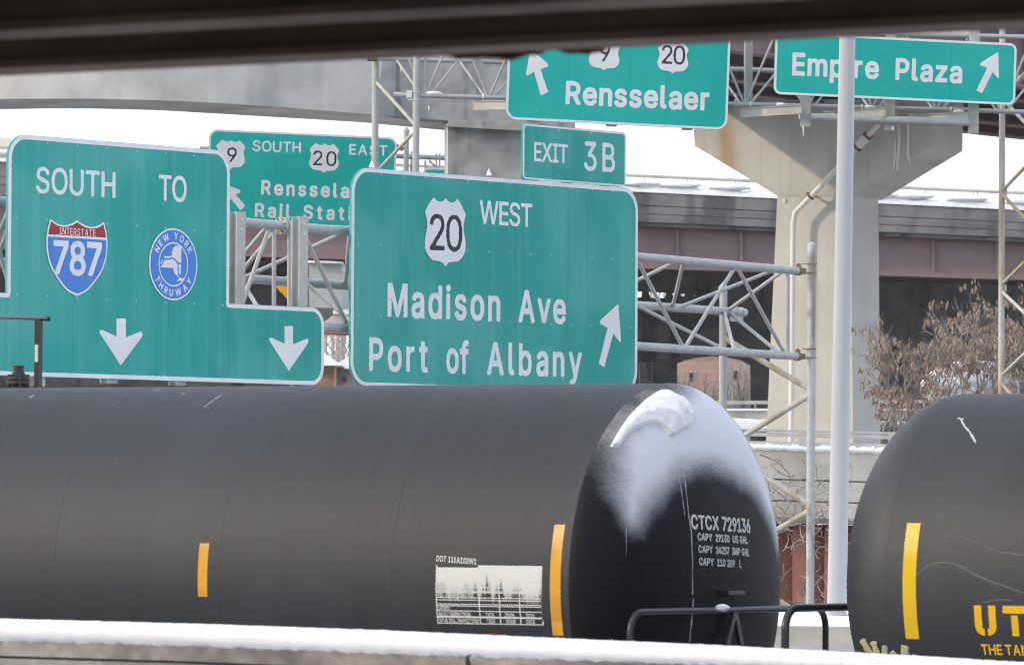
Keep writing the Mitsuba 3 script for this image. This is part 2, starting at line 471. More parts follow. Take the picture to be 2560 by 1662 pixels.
# dark brick warehouse behind the photographer's left shoulder: the tank sides mirror it below the bright sky
wh = thing('brick_warehouse', 'long dark brick warehouse beside the railway, outside the picture on the left', 'building')
wo = np.array([1.2, 44.8, 0]) + NR * 51
wa, wb = wo - AX * 125, wo - AX * 12
WHH = 19.0
wq = [wa, wb, wb + NR * 16, wa + NR * 16]
part(wh, 'wall', hexa(wq, [x + ZV * WHH for x in wq]), 'brick_dark')
part(wh, 'cornice', hexa([x + ZV * WHH for x in (wa - NR * 0.4, wb - NR * 0.4, wb + NR * 16, wa + NR * 16)], [x + ZV * (WHH + 0.5) for x in (wa - NR * 0.4, wb - NR * 0.4, wb + NR * 16, wa + NR * 16)]), 'conc_dark')
for fl in range(4):
    for i in range(14):
        c = wb - AX * (6 + 7.6 * i) + ZV * (3.0 + 4.3 * fl) - NR * 0.06
        part(wh, 'window', bar(c - AX * 1.1, c + AX * 1.1, 2.2, 0.10, ZV), 'window_glass')

# ------------------------------------------------------------------ far viaduct behind everything
DV = 180.0
BK = np.array([0, 1.0, 0])
vi = thing('viaduct', 'long viaduct across the background with stained concrete parapet over maroon steel girder', 'viaduct')
Lp, Rp = -1500, 4000


def vline(y0, y1):
    """py at px -120 and 2760 for a line through py y0 at px 0 and y1 at px 2560."""
    s = (y1 - y0) / 2560
    return y0 + s * Lp, y0 + s * Rp


def vband(yt, yb, d, th, mat, name, label=None):
    a, b = vline(*yt), vline(*yb)
    return part(vi, name, slab((Lp, a[0], b[0]), (Rp, a[1], b[1]), DV + d, DV + d, BK * th), mat, label=label)


for k, (yt, yb, d) in enumerate([((403, 525), (440, 556), 0.0), ((442, 558), (461, 576), 0.02), ((463, 578), (488, 594), 0.05)]):
    vband(yt, yb, d, 0.4, 'conc_parapet', 'parapet_course')
vband((438, 554), (464, 579), 0.09, 0.3, 'conc_dark', 'parapet_core')
vband((488, 594), (497, 604), 0.35, 26.0, 'conc_dark', 'deck')  # deck extended far back to shade the space under the viaduct
vband((497, 604), (612, 690), 0.75, 0.03, 'steel_purple', 'girder', 'maroon steel fascia girder')
vband((610, 688), (622, 700), 0.55, 0.45, 'steel_purple', 'bottom_flange')
for g in range(1, 10):  # rows added further back, with the deck, to deepen that shade
    vband((497, 604), (612 + 3 * g, 690 + 3 * g), 0.75 + 2.6 * g, 0.05, 'steel_purple', 'inner_girder')
for px in np.arange(-1350, 3950, 160):
    y0 = 497 + (604 - 497) * px / 2560
    y1 = 612 + (690 - 612) * px / 2560
    part(vi, 'stiffener', slab((px, y0, y1), (px + 7, y0 + 0.2, y1 + 0.2), DV + 0.60, DV + 0.60, BK * 0.15), 'steel_purple')
# snow on the parapet
sx = np.linspace(Lp, Rp, 1300)
P = []
for px in sx:
    y = 403 + (525 - 403) * px / 2560
    h = 17 + 9 * (meshkit.noise(np.array([px * 0.02, 0.0, 0.0])) - 0.5) + 5 * (meshkit.noise(np.array([px * 0.12, 3.0, 0.0])) - 0.5)
    P.append([at(px, y + 1, DV - 0.06), at(px, y - h * 0.75, DV - 0.03), at(px, y - h, DV + 0.12), at(px, y - h, DV + 0.34), at(px, y, DV + 0.42)])
sn = thing('parapet_snow', 'line of lumpy snow lying along the parapet of the far viaduct', 'snow')
put(sn, grid_mesh(np.array(P)), 'snow', True)
# pipe railing on the parapet: one rail, paired posts, snowed-in guard rail lumps
rl = thing('bridge_railing', 'thin grey pipe railing with paired posts above the snow of the far viaduct', 'railing')
yr = lambda px: 368 + (483 - 368) * px / 2560
part(rl, 'rail', tube(at(Lp, yr(Lp), DV + 0.2), at(Rp, yr(Rp), DV + 0.2), 0.05, 8), 'rail_steel', True)
for px in np.arange(-423, 3100, 119):
    for dx in (0, 11):
        part(rl, 'post', bar(at(px + dx, yr(px), DV + 0.2), at(px + dx, yr(px) + 36, DV + 0.2), 0.03, 0.05, [1, 0, 0]), 'rail_steel')
for i, (px, where) in enumerate(((-58, 'at the left edge'), (1545, 'just right of the exit panel'), (1645, 'midway between exit panel and flared pier'), (1770, 'touching the left side of the flared pier'), (2150, 'touching the right side of the flared pier'), (2228, 'second right of the flared pier'), (2364, 'third right of the flared pier'), (2505, 'at the right edge behind the gantry post'))):
    y = 403 + (525 - 403) * px / 2560 - 20
    m = ball([0, 0, 0], 1, 3)
    V = m.vertices
    V = V * (1 + 0.22 * (meshkit.noise(V * 2.5 + i) - 0.5)[:, None])
    m.vertices = V * [0.66, 0.13, 0.10] + at(px + 55, y + 2, DV - 0.02)
    k = thing('snow_lump', 'long snow lump on the far viaduct rail, ' + where, 'snow', 'snow lumps along the far viaduct')
    put(k, m, 'snow', True)

# back side under the viaduct: abutment walls with an arch passage
ab = thing('abutment', 'dark concrete abutment under the far viaduct pierced by a low arched passage', 'wall')
fr = Frame(at(1785, 1000, 204), 0)
arch = [fr.uv(1693, 1100), fr.uv(1693, 908)] + [fr.uv(px, 908 - 19 * math.sin(math.pi * t) ** 0.8 - 0) for t, px in ((0.12, 1715), (0.3, 1748), (0.5, 1785), (0.7, 1822), (0.88, 1855))] + [fr.uv(1877, 912), fr.uv(1877, 1100)]
wall = Polygon([fr.uv(1560, 660), fr.uv(4000, 735), fr.uv(4000, 1180), fr.uv(1560, 1180)])
slots = unary_union([Polygon([fr.uv(*c) for c in q_]) for q_ in (((1585, 727), (1606, 727), (1604, 743), (1585, 743)), ((1620, 728), (1667, 730), (1662, 745), (1627, 745)), ((1680, 731), (1686, 731), (1685, 738), (1681, 738)), ((1700, 732), (1714, 733), (1711, 741), (1704, 741)), ((1735, 735), (1738, 735), (1738, 741), (1735, 741)))])
gap = Polygon([fr.uv(868, 1180), fr.uv(868, 760), fr.uv(1566, 760), fr.uv(1566, 1180)])
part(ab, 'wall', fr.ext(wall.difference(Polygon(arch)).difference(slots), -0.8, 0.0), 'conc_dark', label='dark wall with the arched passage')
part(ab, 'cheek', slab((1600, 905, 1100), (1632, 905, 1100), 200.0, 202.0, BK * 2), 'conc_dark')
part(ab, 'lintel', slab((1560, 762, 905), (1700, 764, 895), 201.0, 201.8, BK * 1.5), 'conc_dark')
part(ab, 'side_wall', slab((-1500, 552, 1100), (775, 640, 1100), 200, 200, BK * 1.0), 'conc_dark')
part(ab, 'cross_girder', slab((840, 640, 778), (905, 643, 778), 187, 187, BK * 0.4), 'steel_purple')
part(ab, 'beam_end', slab((772, 656, 768), (855, 659, 771), 172, 172, BK * 27.8), 'conc_block', label='pale concrete beam end between the two nearest signs')
m = slab((770, 651, 657), (857, 654, 660), 171.8, 171.8, BK * 1.9)
sk = thing('pier_snow', 'cap of snow on the pale beam end between the two nearest signs', 'snow')
put(sk, m.subdivide().subdivide(), 'snow', True)
lb = thing('low_wall', 'pale sloping concrete wall topped with snow low between the two nearest signs', 'wall')
part(lb, 'wall', hexa([at(800, 812, 150), at(840, 782, 150), at(960, 790, 150), at(960, 812, 150)], [at(800, 812, 152), at(840, 782, 152), at(960, 790, 152), at(960, 812, 152)]), 'conc_block')
ws = thing('wall_snow', 'strip of snow on the sloping wall low between the two nearest signs', 'snow')
put(ws, slab((832, 775, 784), (960, 771, 791), 149.8, 149.8, BK * 2.4), 'snow')
part(lb, 'coping', slab((700, 824, 832), (960, 829, 836), 149.6, 149.6, BK * 0.8), 'steel_red')


# brick buildings seen through the gaps
def brick_house(name, label, px0, px1, ytop, D, depth, mat, roofh, wins):
    h = thing(name, label, 'building')
    a, b = at(px0, ytop, D), at(px1, ytop, D)
    part(h, 'wall', hexa([a, b, [b[0], D, 0], [a[0], D, 0]], [a + BK * depth, b + BK * depth, [b[0], D + depth, 0], [a[0], D + depth, 0]]), mat)
    r = roofh
    part(h, 'roof', hexa([a + [-0.3, -0.3, 0], b + [0.3, -0.3, 0], b + [0.3, depth + 0.3, 0], a + [-0.3, depth + 0.3, 0]],
                         [a + [0.5, 0.6, r], b + [-0.5, 0.6, r], b + [-0.5, depth - 0.6, r], a + [0.5, depth - 0.6, r]]), 'snow', label='roof under snow')
    for (wx, wy, ww, wh) in wins:
        w = part(h, 'window', slab((wx, wy, wy + wh), (wx + ww, wy, wy + wh), D - 0.05, D - 0.05, BK * 0.12), 'alu_beam')
        part(w, 'pane', slab((wx + 2, wy + 2, wy + wh - 2), (wx + ww - 2, wy + 2, wy + wh - 2), D - 0.08, D - 0.08, BK * 0.02), 'window_glass')
    return h


brick_house('brick_building', 'pale pink brick building with snowy roof seen through the arched passage', 1640, 1930, 872, 234, 8, 'brick_pale', 0.75, [(1832, 925, 14, 26), (1800, 980, 12, 24), (1722, 930, 13, 26)])
brick_house('brick_building', 'small orange brick building with snowy roof low between the two nearest signs', 770, 836, 914, 212, 7, 'brick_orange', 0.55, [])
brick_house('grey_shed', 'grey shed under snow beside the orange brick building between the signs', 838, 905, 922, 215, 6, 'conc_block', 0.45, [(852, 938, 16, 18)])

# guard rail and snow beyond the pier
gr = thing('guard_rail', 'low steel guard rail with snow on its lower beam behind the flared pier', 'guardrail')
for (y0, y1, th, mt) in ((1002, 1011, 0.06, 'rail_steel'), (1024, 1031, 0.08, 'rail_steel'), (1032, 1049, 0.05, 'rail_steel')):
    part(gr, 'rail', slab((1700, y0, y1), (2600, y0 - 4, y1 - 4), 152, 152, BK * th), mt)
for px in (1888, 2000, 2190, 2310, 2420):
    part(gr, 'post', bar(at(px, 1004, 152.15), at(px, 1065, 152.15), 0.05, 0.08, [1, 0, 0]), 'rail_steel')
P = [[at(px, 1072, 150.6), at(px, 1058 - 10 * meshkit.noise(np.array([px * 0.03, 1.0, 0.0])), 150.7), at(px, 1052 - 12 * meshkit.noise(np.array([px * 0.03, 1.0, 0.0])), 151.8), at(px, 1060, 153)] for px in np.linspace(1700, 2620, 120)]
k = thing('snow_ridge', 'ridge of snow under the guard rail behind the flared pier', 'snow')
put(k, grid_mesh(np.array(P)), 'snow', True)
P = [[at(px, 1026, 151.9), at(px, 1021, 151.95), at(px, 1021, 152.1)] for px in np.linspace(1700, 2620, 40)]
k = thing('rail_snow', 'thin line of snow on the lower beam of the far guard rail', 'snow')
put(k, grid_mesh(np.array(P)), 'snow', True)
m = ball([0, 0, 0], 1, 4)
V = m.vertices * (1 + 0.16 * (meshkit.fbm(m.vertices * 2.0 + 3, 3, 2) - 0.5)[:, None])
m.vertices = V * [1.35, 2.0, 0.75] + at(2425, 968, 160)
k = thing('snow_mound', 'rounded mound of snow behind the brown leaved shrub', 'snow')
put(k, m, 'snow', True)
# ------------------------------------------------------------------ curved concrete flyover, upper left
fo = thing('concrete_flyover', 'curving concrete flyover beam above the skyline on a broad square column', 'bridge')
DF = 150.0
cx = np.array([-150, 0, 110, 230, 390, 530, 700, 900, 1111, 1300, 1438])
yl = np.array([251, 248, 247, 247, 251, 257, 268, 284, 302, 316, 326])      # lower edge of the web
yb = np.array([277, 274, 272, 272, 276, 284, 294, 306, 326, 334, 340])      # outer edge of the soffit
xs = np.linspace(-150, 1438, 90)
dd = lambda px: DF + 5.0 * ((px - 300) / 1200.0) ** 2
Wp = []
for px in xs:
    a, b = np.interp(px, cx, yl), np.interp(px, cx, yb)
    D = dd(px)
    f1 = at(px, a, D)
    z2 = at(px, b, D + 3.2)
    top = f1 + [0, -0.1, 2.6]
    Wp.append([top + [0, 3.6, 0], top, f1, z2, z2 + [0, 0.15, 0.5], z2 + [0, 0.3, 2.0]])
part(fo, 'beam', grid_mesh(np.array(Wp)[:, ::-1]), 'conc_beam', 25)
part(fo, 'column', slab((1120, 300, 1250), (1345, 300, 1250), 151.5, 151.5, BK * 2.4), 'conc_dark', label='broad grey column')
part(fo, 'column_edge', hexa([at(1111, 318, 151.8), at(1120, 308, 151.5), at(1120, 1250, 151.5), at(1111, 1250, 151.8)],
                             [at(1111, 318, 153.6), at(1120, 308, 153.6), at(1120, 1250, 153.6), at(1111, 1250, 153.6)]), 'conc_beam')
part(fo, 'diaphragm', slab((864, 100, 281), (1438, 100, 327), 151.35, 151.9, BK * 1.2), 'conc_dark', label='stained grey diaphragm, partly darkened by painted shade')  # darker concrete carries real stains and a painted shadow over this end
part(fo, 'capital', hexa([at(1109, 316, 151.0), at(1150, 302, 151.0), at(1350, 302, 151.0), at(1350, 330, 151.0)], [at(1109, 316, 153.0), at(1150, 302, 153.0), at(1350, 302, 153.0), at(1350, 330, 153.0)]), 'conc_dark')

# ------------------------------------------------------------------ steel bridge overhead on a flared pier
BD = unit([math.cos(math.radians(55)), math.sin(math.radians(55)), 0])
BN = np.array([-BD[1], BD[0], 0])
ob = thing('steel_overpass', 'wide steel overpass on maroon girders above the flared pier, upper right', 'bridge')
zb = CZ + 9.45
for i in range(5):
    D = 120.7 + 4.05 * i
    p = at(1880, 300, D)
    p[2] = zb
    p0, p1 = online(p, p + BD, 1560), p + BD * 60
    kk0 = float((p0 - p) @ BD)
    mt = 'steel_purple'
    g = part(ob, 'girder', bar(p0 + ZV * 0.75, p1 + ZV * 0.75, 1.45, 0.03), 'steel_purple')
    part(g, 'flange', bar(p0, p1, 0.5, 0.04, BN), 'steel_purple', label='maroon bottom flange')
    if i == 0:
        for t in np.arange(kk0 + 0.3, 58, 2.6):
            q = p + BD * t - BN * -0.0
            part(g, 'stiffener', bar(q + ZV * 0.05 - BN * 0.1, q + ZV * 1.45 - BN * 0.1, 0.03, 0.2, BD), 'steel_purple')
a0 = at(1880, 300, 120.7) - BN * 1.2
a0[2] = zb + 1.55
q0 = [a0 - BD * 4, a0 + BD * 62, a0 + BD * 62 + BN * 12.2, a0 - BD * 1 + BN * 12.2]
part(ob, 'deck', hexa(q0, [x + ZV * 0.3 for x in q0]), 'conc_dark')
q1 = [a0 - BD * 4, a0 + BD * 62, a0 + BD * 62 + BN * 0.4, a0 - BD * 4 + BN * 0.4]
part(ob, 'parapet', hexa([x + ZV * 0.303 for x in q1], [x + ZV * 1.2 for x in q1]), 'conc_parapet')
for t in np.arange(10, 55, 6.0):
    p = a0 + BD * t
    part(ob, 'cross_frame', bar(p + BN * 1.3 - ZV * 1.2, p + BN * 10.5 - ZV * 1.2, 0.12, 0.12), 'steel_purple')

fp = thing('flared_pier', 'sunlit concrete pier with a wide flared head carrying the steel overpass', 'pier')
pf = Frame(at(2035, 600, 135), -28, 0.032)
cap = Polygon([pf.uv(*q) for q in ((1734, 250), (1734, 321), (1737, 365), (1942, 489), (2126, 491), (2329, 367), (2330, 315), (2332, 247))])
part(fp, 'head', pf.ext(cap, -1.75, 0.0), 'conc_head', label='flared head with rust stains')
pc = Frame(at(2035, 600, 135), -28, 0.0)
q = [pc.uv(1942, 488), pc.uv(2126, 490), pc.uv(2133, 1300), pc.uv(1905, 1300)]
col = pc.ext(Polygon(q), -1.55, -0.03)
part(fp, 'shaft', col, 'conc_pier')
part(fp, 'plate', pc.ext(sbox(*(pc.uv(1957, 507)), *(pc.uv(1964, 498))), -0.02, 0.02), 'pipe_white')
# icicles of leaked lime on the head
for pts in ([(2247, 300), (2250, 345), (2246, 390), (2243, 428)], [(2240, 345), (2238, 392), (2234, 425)], [(2271, 300), (2272, 350), (2270, 385), (2276, 412)]):
    pp = [pf.pt(*pf.uv(*x), 0.012) for x in pts]
    part(fp, 'ice_run', polytube(pp, [0.035, 0.04, 0.045, 0.02][:len(pp)] if len(pp) == 4 else [0.02, 0.03, 0.02], 6), 'pipe_white', True)
# drain pipe
dpn = thing('drain_pipe', 'white drain pipe running down the flared pier with a bend at its neck', 'pipe')
dp = [(2212, 312), (2045, 490), (2003, 533), (1998, 560), (1992, 1140)]
dpp = [pc.pt(*pc.uv(*x), 0.32) for x in dp]
dens = []
for i in range(len(dpp) - 1):
    for t in np.linspace(0, 1, 8, endpoint=False):
        dens.append(dpp[i] * (1 - t) + dpp[i + 1] * t)
dens.append(dpp[-1])
part(dpn, 'pipe', polytube(dens, 0.065 * 1.0 + 0.0, 14), 'pipe_white', True)
c0, c1 = pc.pt(*pc.uv(2180, 346), 0.32), pc.pt(*pc.uv(2160, 368), 0.32)
part(dpn, 'coupling', tube(c0, c1, 0.105, 14), 'pipe_white', 40)
for (px, py) in ((2157, 372), (2183, 342), (2040, 492)):
    c = pc.pt(*pc.uv(px, py), 0.32)
    dv = unit(dpp[1] - dpp[0])
    part(dpn, 'strap', tube(c - dv * 0.02, c + dv * 0.02, 0.115, 14), 'clamp_rust', 40)
    part(dpn, 'bracket', bar(c, c - pc.n * 0.33, 0.03, 0.03), 'clamp_rust')

# ------------------------------------------------------------------ ramp with railing behind the railway (right)
DR = 100.0
rp = thing('ramp_bridge', 'concrete ramp with grooved parapet above rust red steel beams behind the tank cars', 'bridge')
rs = lambda y, px: y + 0.030 * (px - 1950)


def rband(y0, y1, d, th, mat, name, px0=1500, px1=4200):
    return part(rp, name, slab((px0, rs(y0, px0), rs(y1, px0)), (px1, rs(y0, px1), rs(y1, px1)), DR + d, DR + d, BK * th), mat)


rband(1124, 1196, 0.0, 0.35, 'conc_ramp', 'parapet_course')
rband(1200, 1249, 0.015, 0.33, 'conc_ramp', 'parapet_course')
rband(1253, 1292, 0.03, 0.32, 'conc_ramp', 'parapet_course')
rband(1190, 1260, 0.06, 0.28, 'conc_dark', 'parapet_core')
rband(1292, 1306, -0.10, 8.0, 'conc_parapet', 'deck_edge')
rband(1307, 1560, 0.55, 0.05, 'steel_red', 'girder')
for px in (1700, 1790, 1890, 1982, 2062, 2140, 2230, 2330):
    part(rp, 'stiffener', slab((px, rs(1307, px), 1560), (px + 32, rs(1307, px), 1560), DR + 0.25, DR + 0.25, BK * 0.29), 'steel_red')
rr = thing('ramp_railing', 'grey two rail steel railing with a tapered post on the snowy ramp parapet', 'railing')
for (y0, y1, d) in ((1071, 1077, 0.12), (1079, 1089, 0.10), (1101, 1114, 0.12)):
    part(rr, 'rail', slab((1500, rs(y0, 1500) + 6, rs(y1, 1500) + 6), (4200, rs(y0, 4200) - 16, rs(y1, 4200) - 16), DR + d, DR + d, BK * 0.12), 'rail_steel')
for px in (1560, 1783, 2006, 2229, 2452):
    y = rs(1075, px)
    fq = [at(px - 5, y, DR + 0.03), at(px + 7, y, DR + 0.03), at(px + 10, y + 44, DR + 0.03), at(px - 8, y + 44, DR + 0.03)]
    part(rr, 'post', hexa(fq, [x + BK * 0.30 for x in fq]), 'rail_steel')
P = []
for px in np.linspace(1500, 4200, 945):
    nn = meshkit.noise(np.array([px * 0.11, 0, 0.0])) * 5 + meshkit.noise(np.array([px * 0.33, 4.0, 0.0])) * 4
    e = meshkit.noise(np.array([px * 0.2, 9.0, 0.0])) * 3
    P.append([at(px, rs(1125, px) + e, DR - 0.02), at(px, rs(1119, px), DR - 0.06), at(px, rs(1117, px) - nn * 0.7, DR), at(px, rs(1115, px) - nn, DR + 0.15), at(px, rs(1116, px), DR + 0.36)])
k = thing('ramp_snow', 'crumbly line of snow on top of the ramp parapet', 'snow')
put(k, grid_mesh(np.array(P)), 'snow', True)

# low wall under the snow bank, railway side
lw = thing('track_wall', 'low weathered concrete wall with a pale lower block behind the gap between the tank cars', 'wall')
y_ = lambda px, d: (d - 0.10 * (at(px, 1500, 55)[0] - 4))


def wallband(z0, z1, d0, th, mat, name):
    a, b = np.array([-9, 53.6 + 1.3 + d0, 0]), np.array([40, 53.6 - 3.6 + d0, 0])
    q = [a + [0, 0, z1], b + [0, 0, z1], b + [0, 0, z0], a + [0, 0, z0]]
    part(lw, name, hexa(q, [x + BK * th for x in q]), mat)


wallband(LEDGE - 0.20, LEDGE - 0.035, -0.05, 0.5, 'conc_ramp', 'coping')
wallband(LEDGE - 0.30, LEDGE - 0.202, -0.12, 0.5, 'conc_block', 'block_course')
wallband(0.0, LEDGE - 0.306, -0.10, 0.5, 'conc_block', 'block_course')

# ------------------------------------------------------------------ foreground: bridge overhead and snowy barrier
nb = thing('near_bridge', 'rusty steel bridge girders crossing close overhead along the top of the picture', 'bridge')
zg = CZ + (1275 - 131) / FL * 14.3
OFF = {}
pA = np.array([0, 14.3, zg])
NX = np.array([math.cos(math.radians(33.5)), -math.sin(math.radians(33.5)), 0])      # heading of the girders
NF = np.array([NX[1], -NX[0], 0])            # towards the camera side, level


def nearline(py_far, D_at_center):
    return np.array([0, D_at_center, zg])


for i, (df) in enumerate((14.3, 13.18, 12.0, 10.8, 9.6, 8.4, 7.2, 6.0, 4.8, 3.6, 2.4, 1.2, 0.0, -1.2)):  # girders behind the first two are unseen, added to darken the underside
    w = 0.215
    c = np.array([0, df, zg])                # far edge of the flange at x = 0
    cc = c + NF * w / 2
    p0, p1 = cc - NX * 16, cc + NX * 16
    nseg = 64
    g = part(nb, 'girder', bar(p0 + ZV * 0.55, p1 + ZV * 0.55, 1.05, 0.03), 'rust_flange')
    # flange with a slightly uneven edge
    ts = np.linspace(-16, 16, 320)
    rows, rows2 = [], []
    for t in ts:
        e = 0.006 * (meshkit.noise(np.array([t * 3.0, i * 7.0, 0.0])) - 0.5) + 0.004 * (meshkit.noise(np.array([t * 11.0, i * 7.0, 2.0])) - 0.5)
        b = cc + NX * t
        rows.append([b + NF * w / 2, b - NF * (w / 2 + e), b - NF * (w / 2 + e) + ZV * 0.02])
        rows2.append([b - NF * (w / 2 + e) + ZV * 0.02, b + NF * w / 2 + ZV * 0.02, b + NF * w / 2])
    part(g, 'flange', grid_mesh(np.array(rows)), 'rust_flange', label='brown rusty bottom flange')
    part(g, 'flange_edge', grid_mesh(np.array(rows2)), 'rust_flange')
# deck over the girders, widened out of view to keep the underside dark
qd = [pA + ZV * 1.09 - NX * 16 - NF * 0.3, pA + ZV * 1.09 + NX * 16 - NF * 0.3, pA + ZV * 1.09 + NX * 16 + NF * 13.6, pA + ZV * 1.09 - NX * 16 + NF * 13.6]
part(nb, 'deck', hexa(qd, [x + ZV * 0.25 for x in qd]), 'rust_flange')
# cross bracing between the first two girders
for (t0, t1) in ((-1.05, 0.25), (2.4, 1.1), (-4.4, -3.1)):
    b0 = np.array([0, 13.18, zg]) - NF * 0.02 + NX * (t0 - 0.0) + ZV * 0.16
    b1 = np.array([0, 14.3, zg]) + NF * 0.30 + NX * t1 + ZV * 0.10
    part(nb, 'brace', bar(b0, b1, 0.09, 0.012, NX), 'rust_flange')
    part(nb, 'gusset', bar(b1 - NX * 0.1, b1 + NX * 0.1, 0.14, 0.012, NF), 'rust_scale')
# rust scale hanging from the flange edge
sc = []
for px, dy, sz in ((1150, 1, 0.05), (1180, 2, 0.06), (1215, 3, 0.07), (1240, 5, 0.05), (1266, 9, 0.045), (1278, 11, 0.04), (1296, 5, 0.04), (1335, 1, 0.05), (1430, 2, 0.06), (1462, 4, 0.06), (1490, 2, 0.05)):
    yedge = np.interp(px, [0, 900, 1750, 2560], [181, 151, 110, 70])
    m = ball([0, 0, 0], 1, 2)
    V = m.vertices * (1 + 0.5 * (meshkit.noise(m.vertices * 3 + px) - 0.5)[:, None])
    x_ = (px - 1280) / FL
    D = 14.3 / (1 + x_ * math.tan(math.radians(33.5)))
    c = at(px, yedge + dy * 0.4, D)
    m.vertices = (V[:, :1] * NX + V[:, 1:2] * NF) * sz * 0.55 + V[:, 2:] * ZV * (0.007 + 0.0008 * dy) + c
    sc.append(m)
part(nb, 'rust_flake', sc, 'rust_scale', stuff=True, label='rust scale hanging from the flange edge')
# piers of the near bridge, outside the frame on both sides
for t in (-11.5, 12.5):
    for d in (0.2, 6.0, 12.5):
        b = pA + NX * t + NF * d
        part(nb, 'column', bar([b[0], b[1], -0.1], [b[0], b[1], zg - 0.02], 0.5, 0.5, NX), 'rust_flange')

br = thing('concrete_barrier', 'weathered concrete barrier wall along the bottom edge in front of the railway', 'barrier')
kx = np.array([-1800, -300, 0, 450, 900, 1300, 1750, 2200, 2560, 2900, 4800])
ktop = np.array([1506, 1541, 1548, 1560, 1576, 1594, 1614, 1638, 1660, 1682, 1805])        # top of the snow
kbot = np.array([1548, 1593, 1602, 1613, 1631, 1645, 1661, 1680, 1700, 1722, 1846])        # lower edge of the snow
kjnt = np.array([1580, 1630, 1641, 1654, 1672, 1688, 1706, 1728, 1748, 1768, 1884])


def bd(px):
    return 27.5 - 3.2 * px / 2560


pxs = np.linspace(-1800, 4800, 1650)
R1, R2, RS = [], [], []
for px in pxs:
    D = bd(px)
    f = lambda arr: at(px, np.interp(px, kx, arr), D)
    tp, bt, jn = f(ktop), f(kbot), f(kjnt)
    back = AWAY * 0.32
    ctop = bt + ZV * 0.015
    n1 = meshkit.fbm(np.array([px * 0.012, 0.0, 0.0]), 4, 1) - 0.5
    n2 = meshkit.fbm(np.array([px * 0.05, 5.0, 0.0]), 3, 2) - 0.5
    n3 = meshkit.fbm(np.array([px * 0.11, 9.0, 0.0]), 3, 3) - 0.5
    R1.append([ctop + back, ctop + AWAY * 0.012, ctop - ZV * 0.012, jn + ZV * 0.006, jn + ZV * 0.004 + AWAY * 0.03])
    R2.append([jn + AWAY * 0.03 - ZV * 0.006, jn - ZV * 0.008 - AWAY * 0.002, jn - ZV * 0.9 - AWAY * 0.02])
    h = tp - bt
    RS.append([bt + ZV * (0.010 * n2 + 0.006 * n3) + NR * 0.004, bt + h * 0.18 + NR * (0.030 + 0.012 * n2), bt + h * 0.45 + NR * (0.042 + 0.016 * n1 + 0.006 * n3), bt + h * 0.75 + NR * (0.034 + 0.016 * n2), bt + h * 0.93 + NR * 0.008 + ZV * 0.003 * n2,
               tp + AWAY * 0.05 + ZV * 0.004 * n1, tp + AWAY * 0.20 + ZV * 0.003 * n2, tp + AWAY * 0.30 - ZV * 0.015, bt + AWAY * 0.34])
part(br, 'coping', grid_mesh(np.array(R1)[:, ::-1]), 'conc_near', 35)
part(br, 'wall', grid_mesh(np.array(R2)[:, ::-1]), 'conc_near', 35)
bs = thing('barrier_snow', 'thick smooth band of white snow lying on the near concrete barrier', 'snow')
put(bs, grid_mesh(np.array(RS)[:, ::-1]), 'snow', True)
# a stub of pipe sticking out under the snow
sp = at(1187, 1648, bd(1187) - 0.03)
st = thing('iron_stub', 'dark stub of iron sticking out through the snow at the bottom edge', 'post')
put(st, polytube([sp + NR * 0.03 - ZV * 0.06, sp + NR * 0.06 - ZV * 0.01, sp + NR * 0.065 + ZV * 0.014, sp + NR * 0.05 + ZV * 0.022 + AX * 0.012], [0.011, 0.011, 0.008, 0.004], 8), 'valve_iron', True)
#@@TANKS

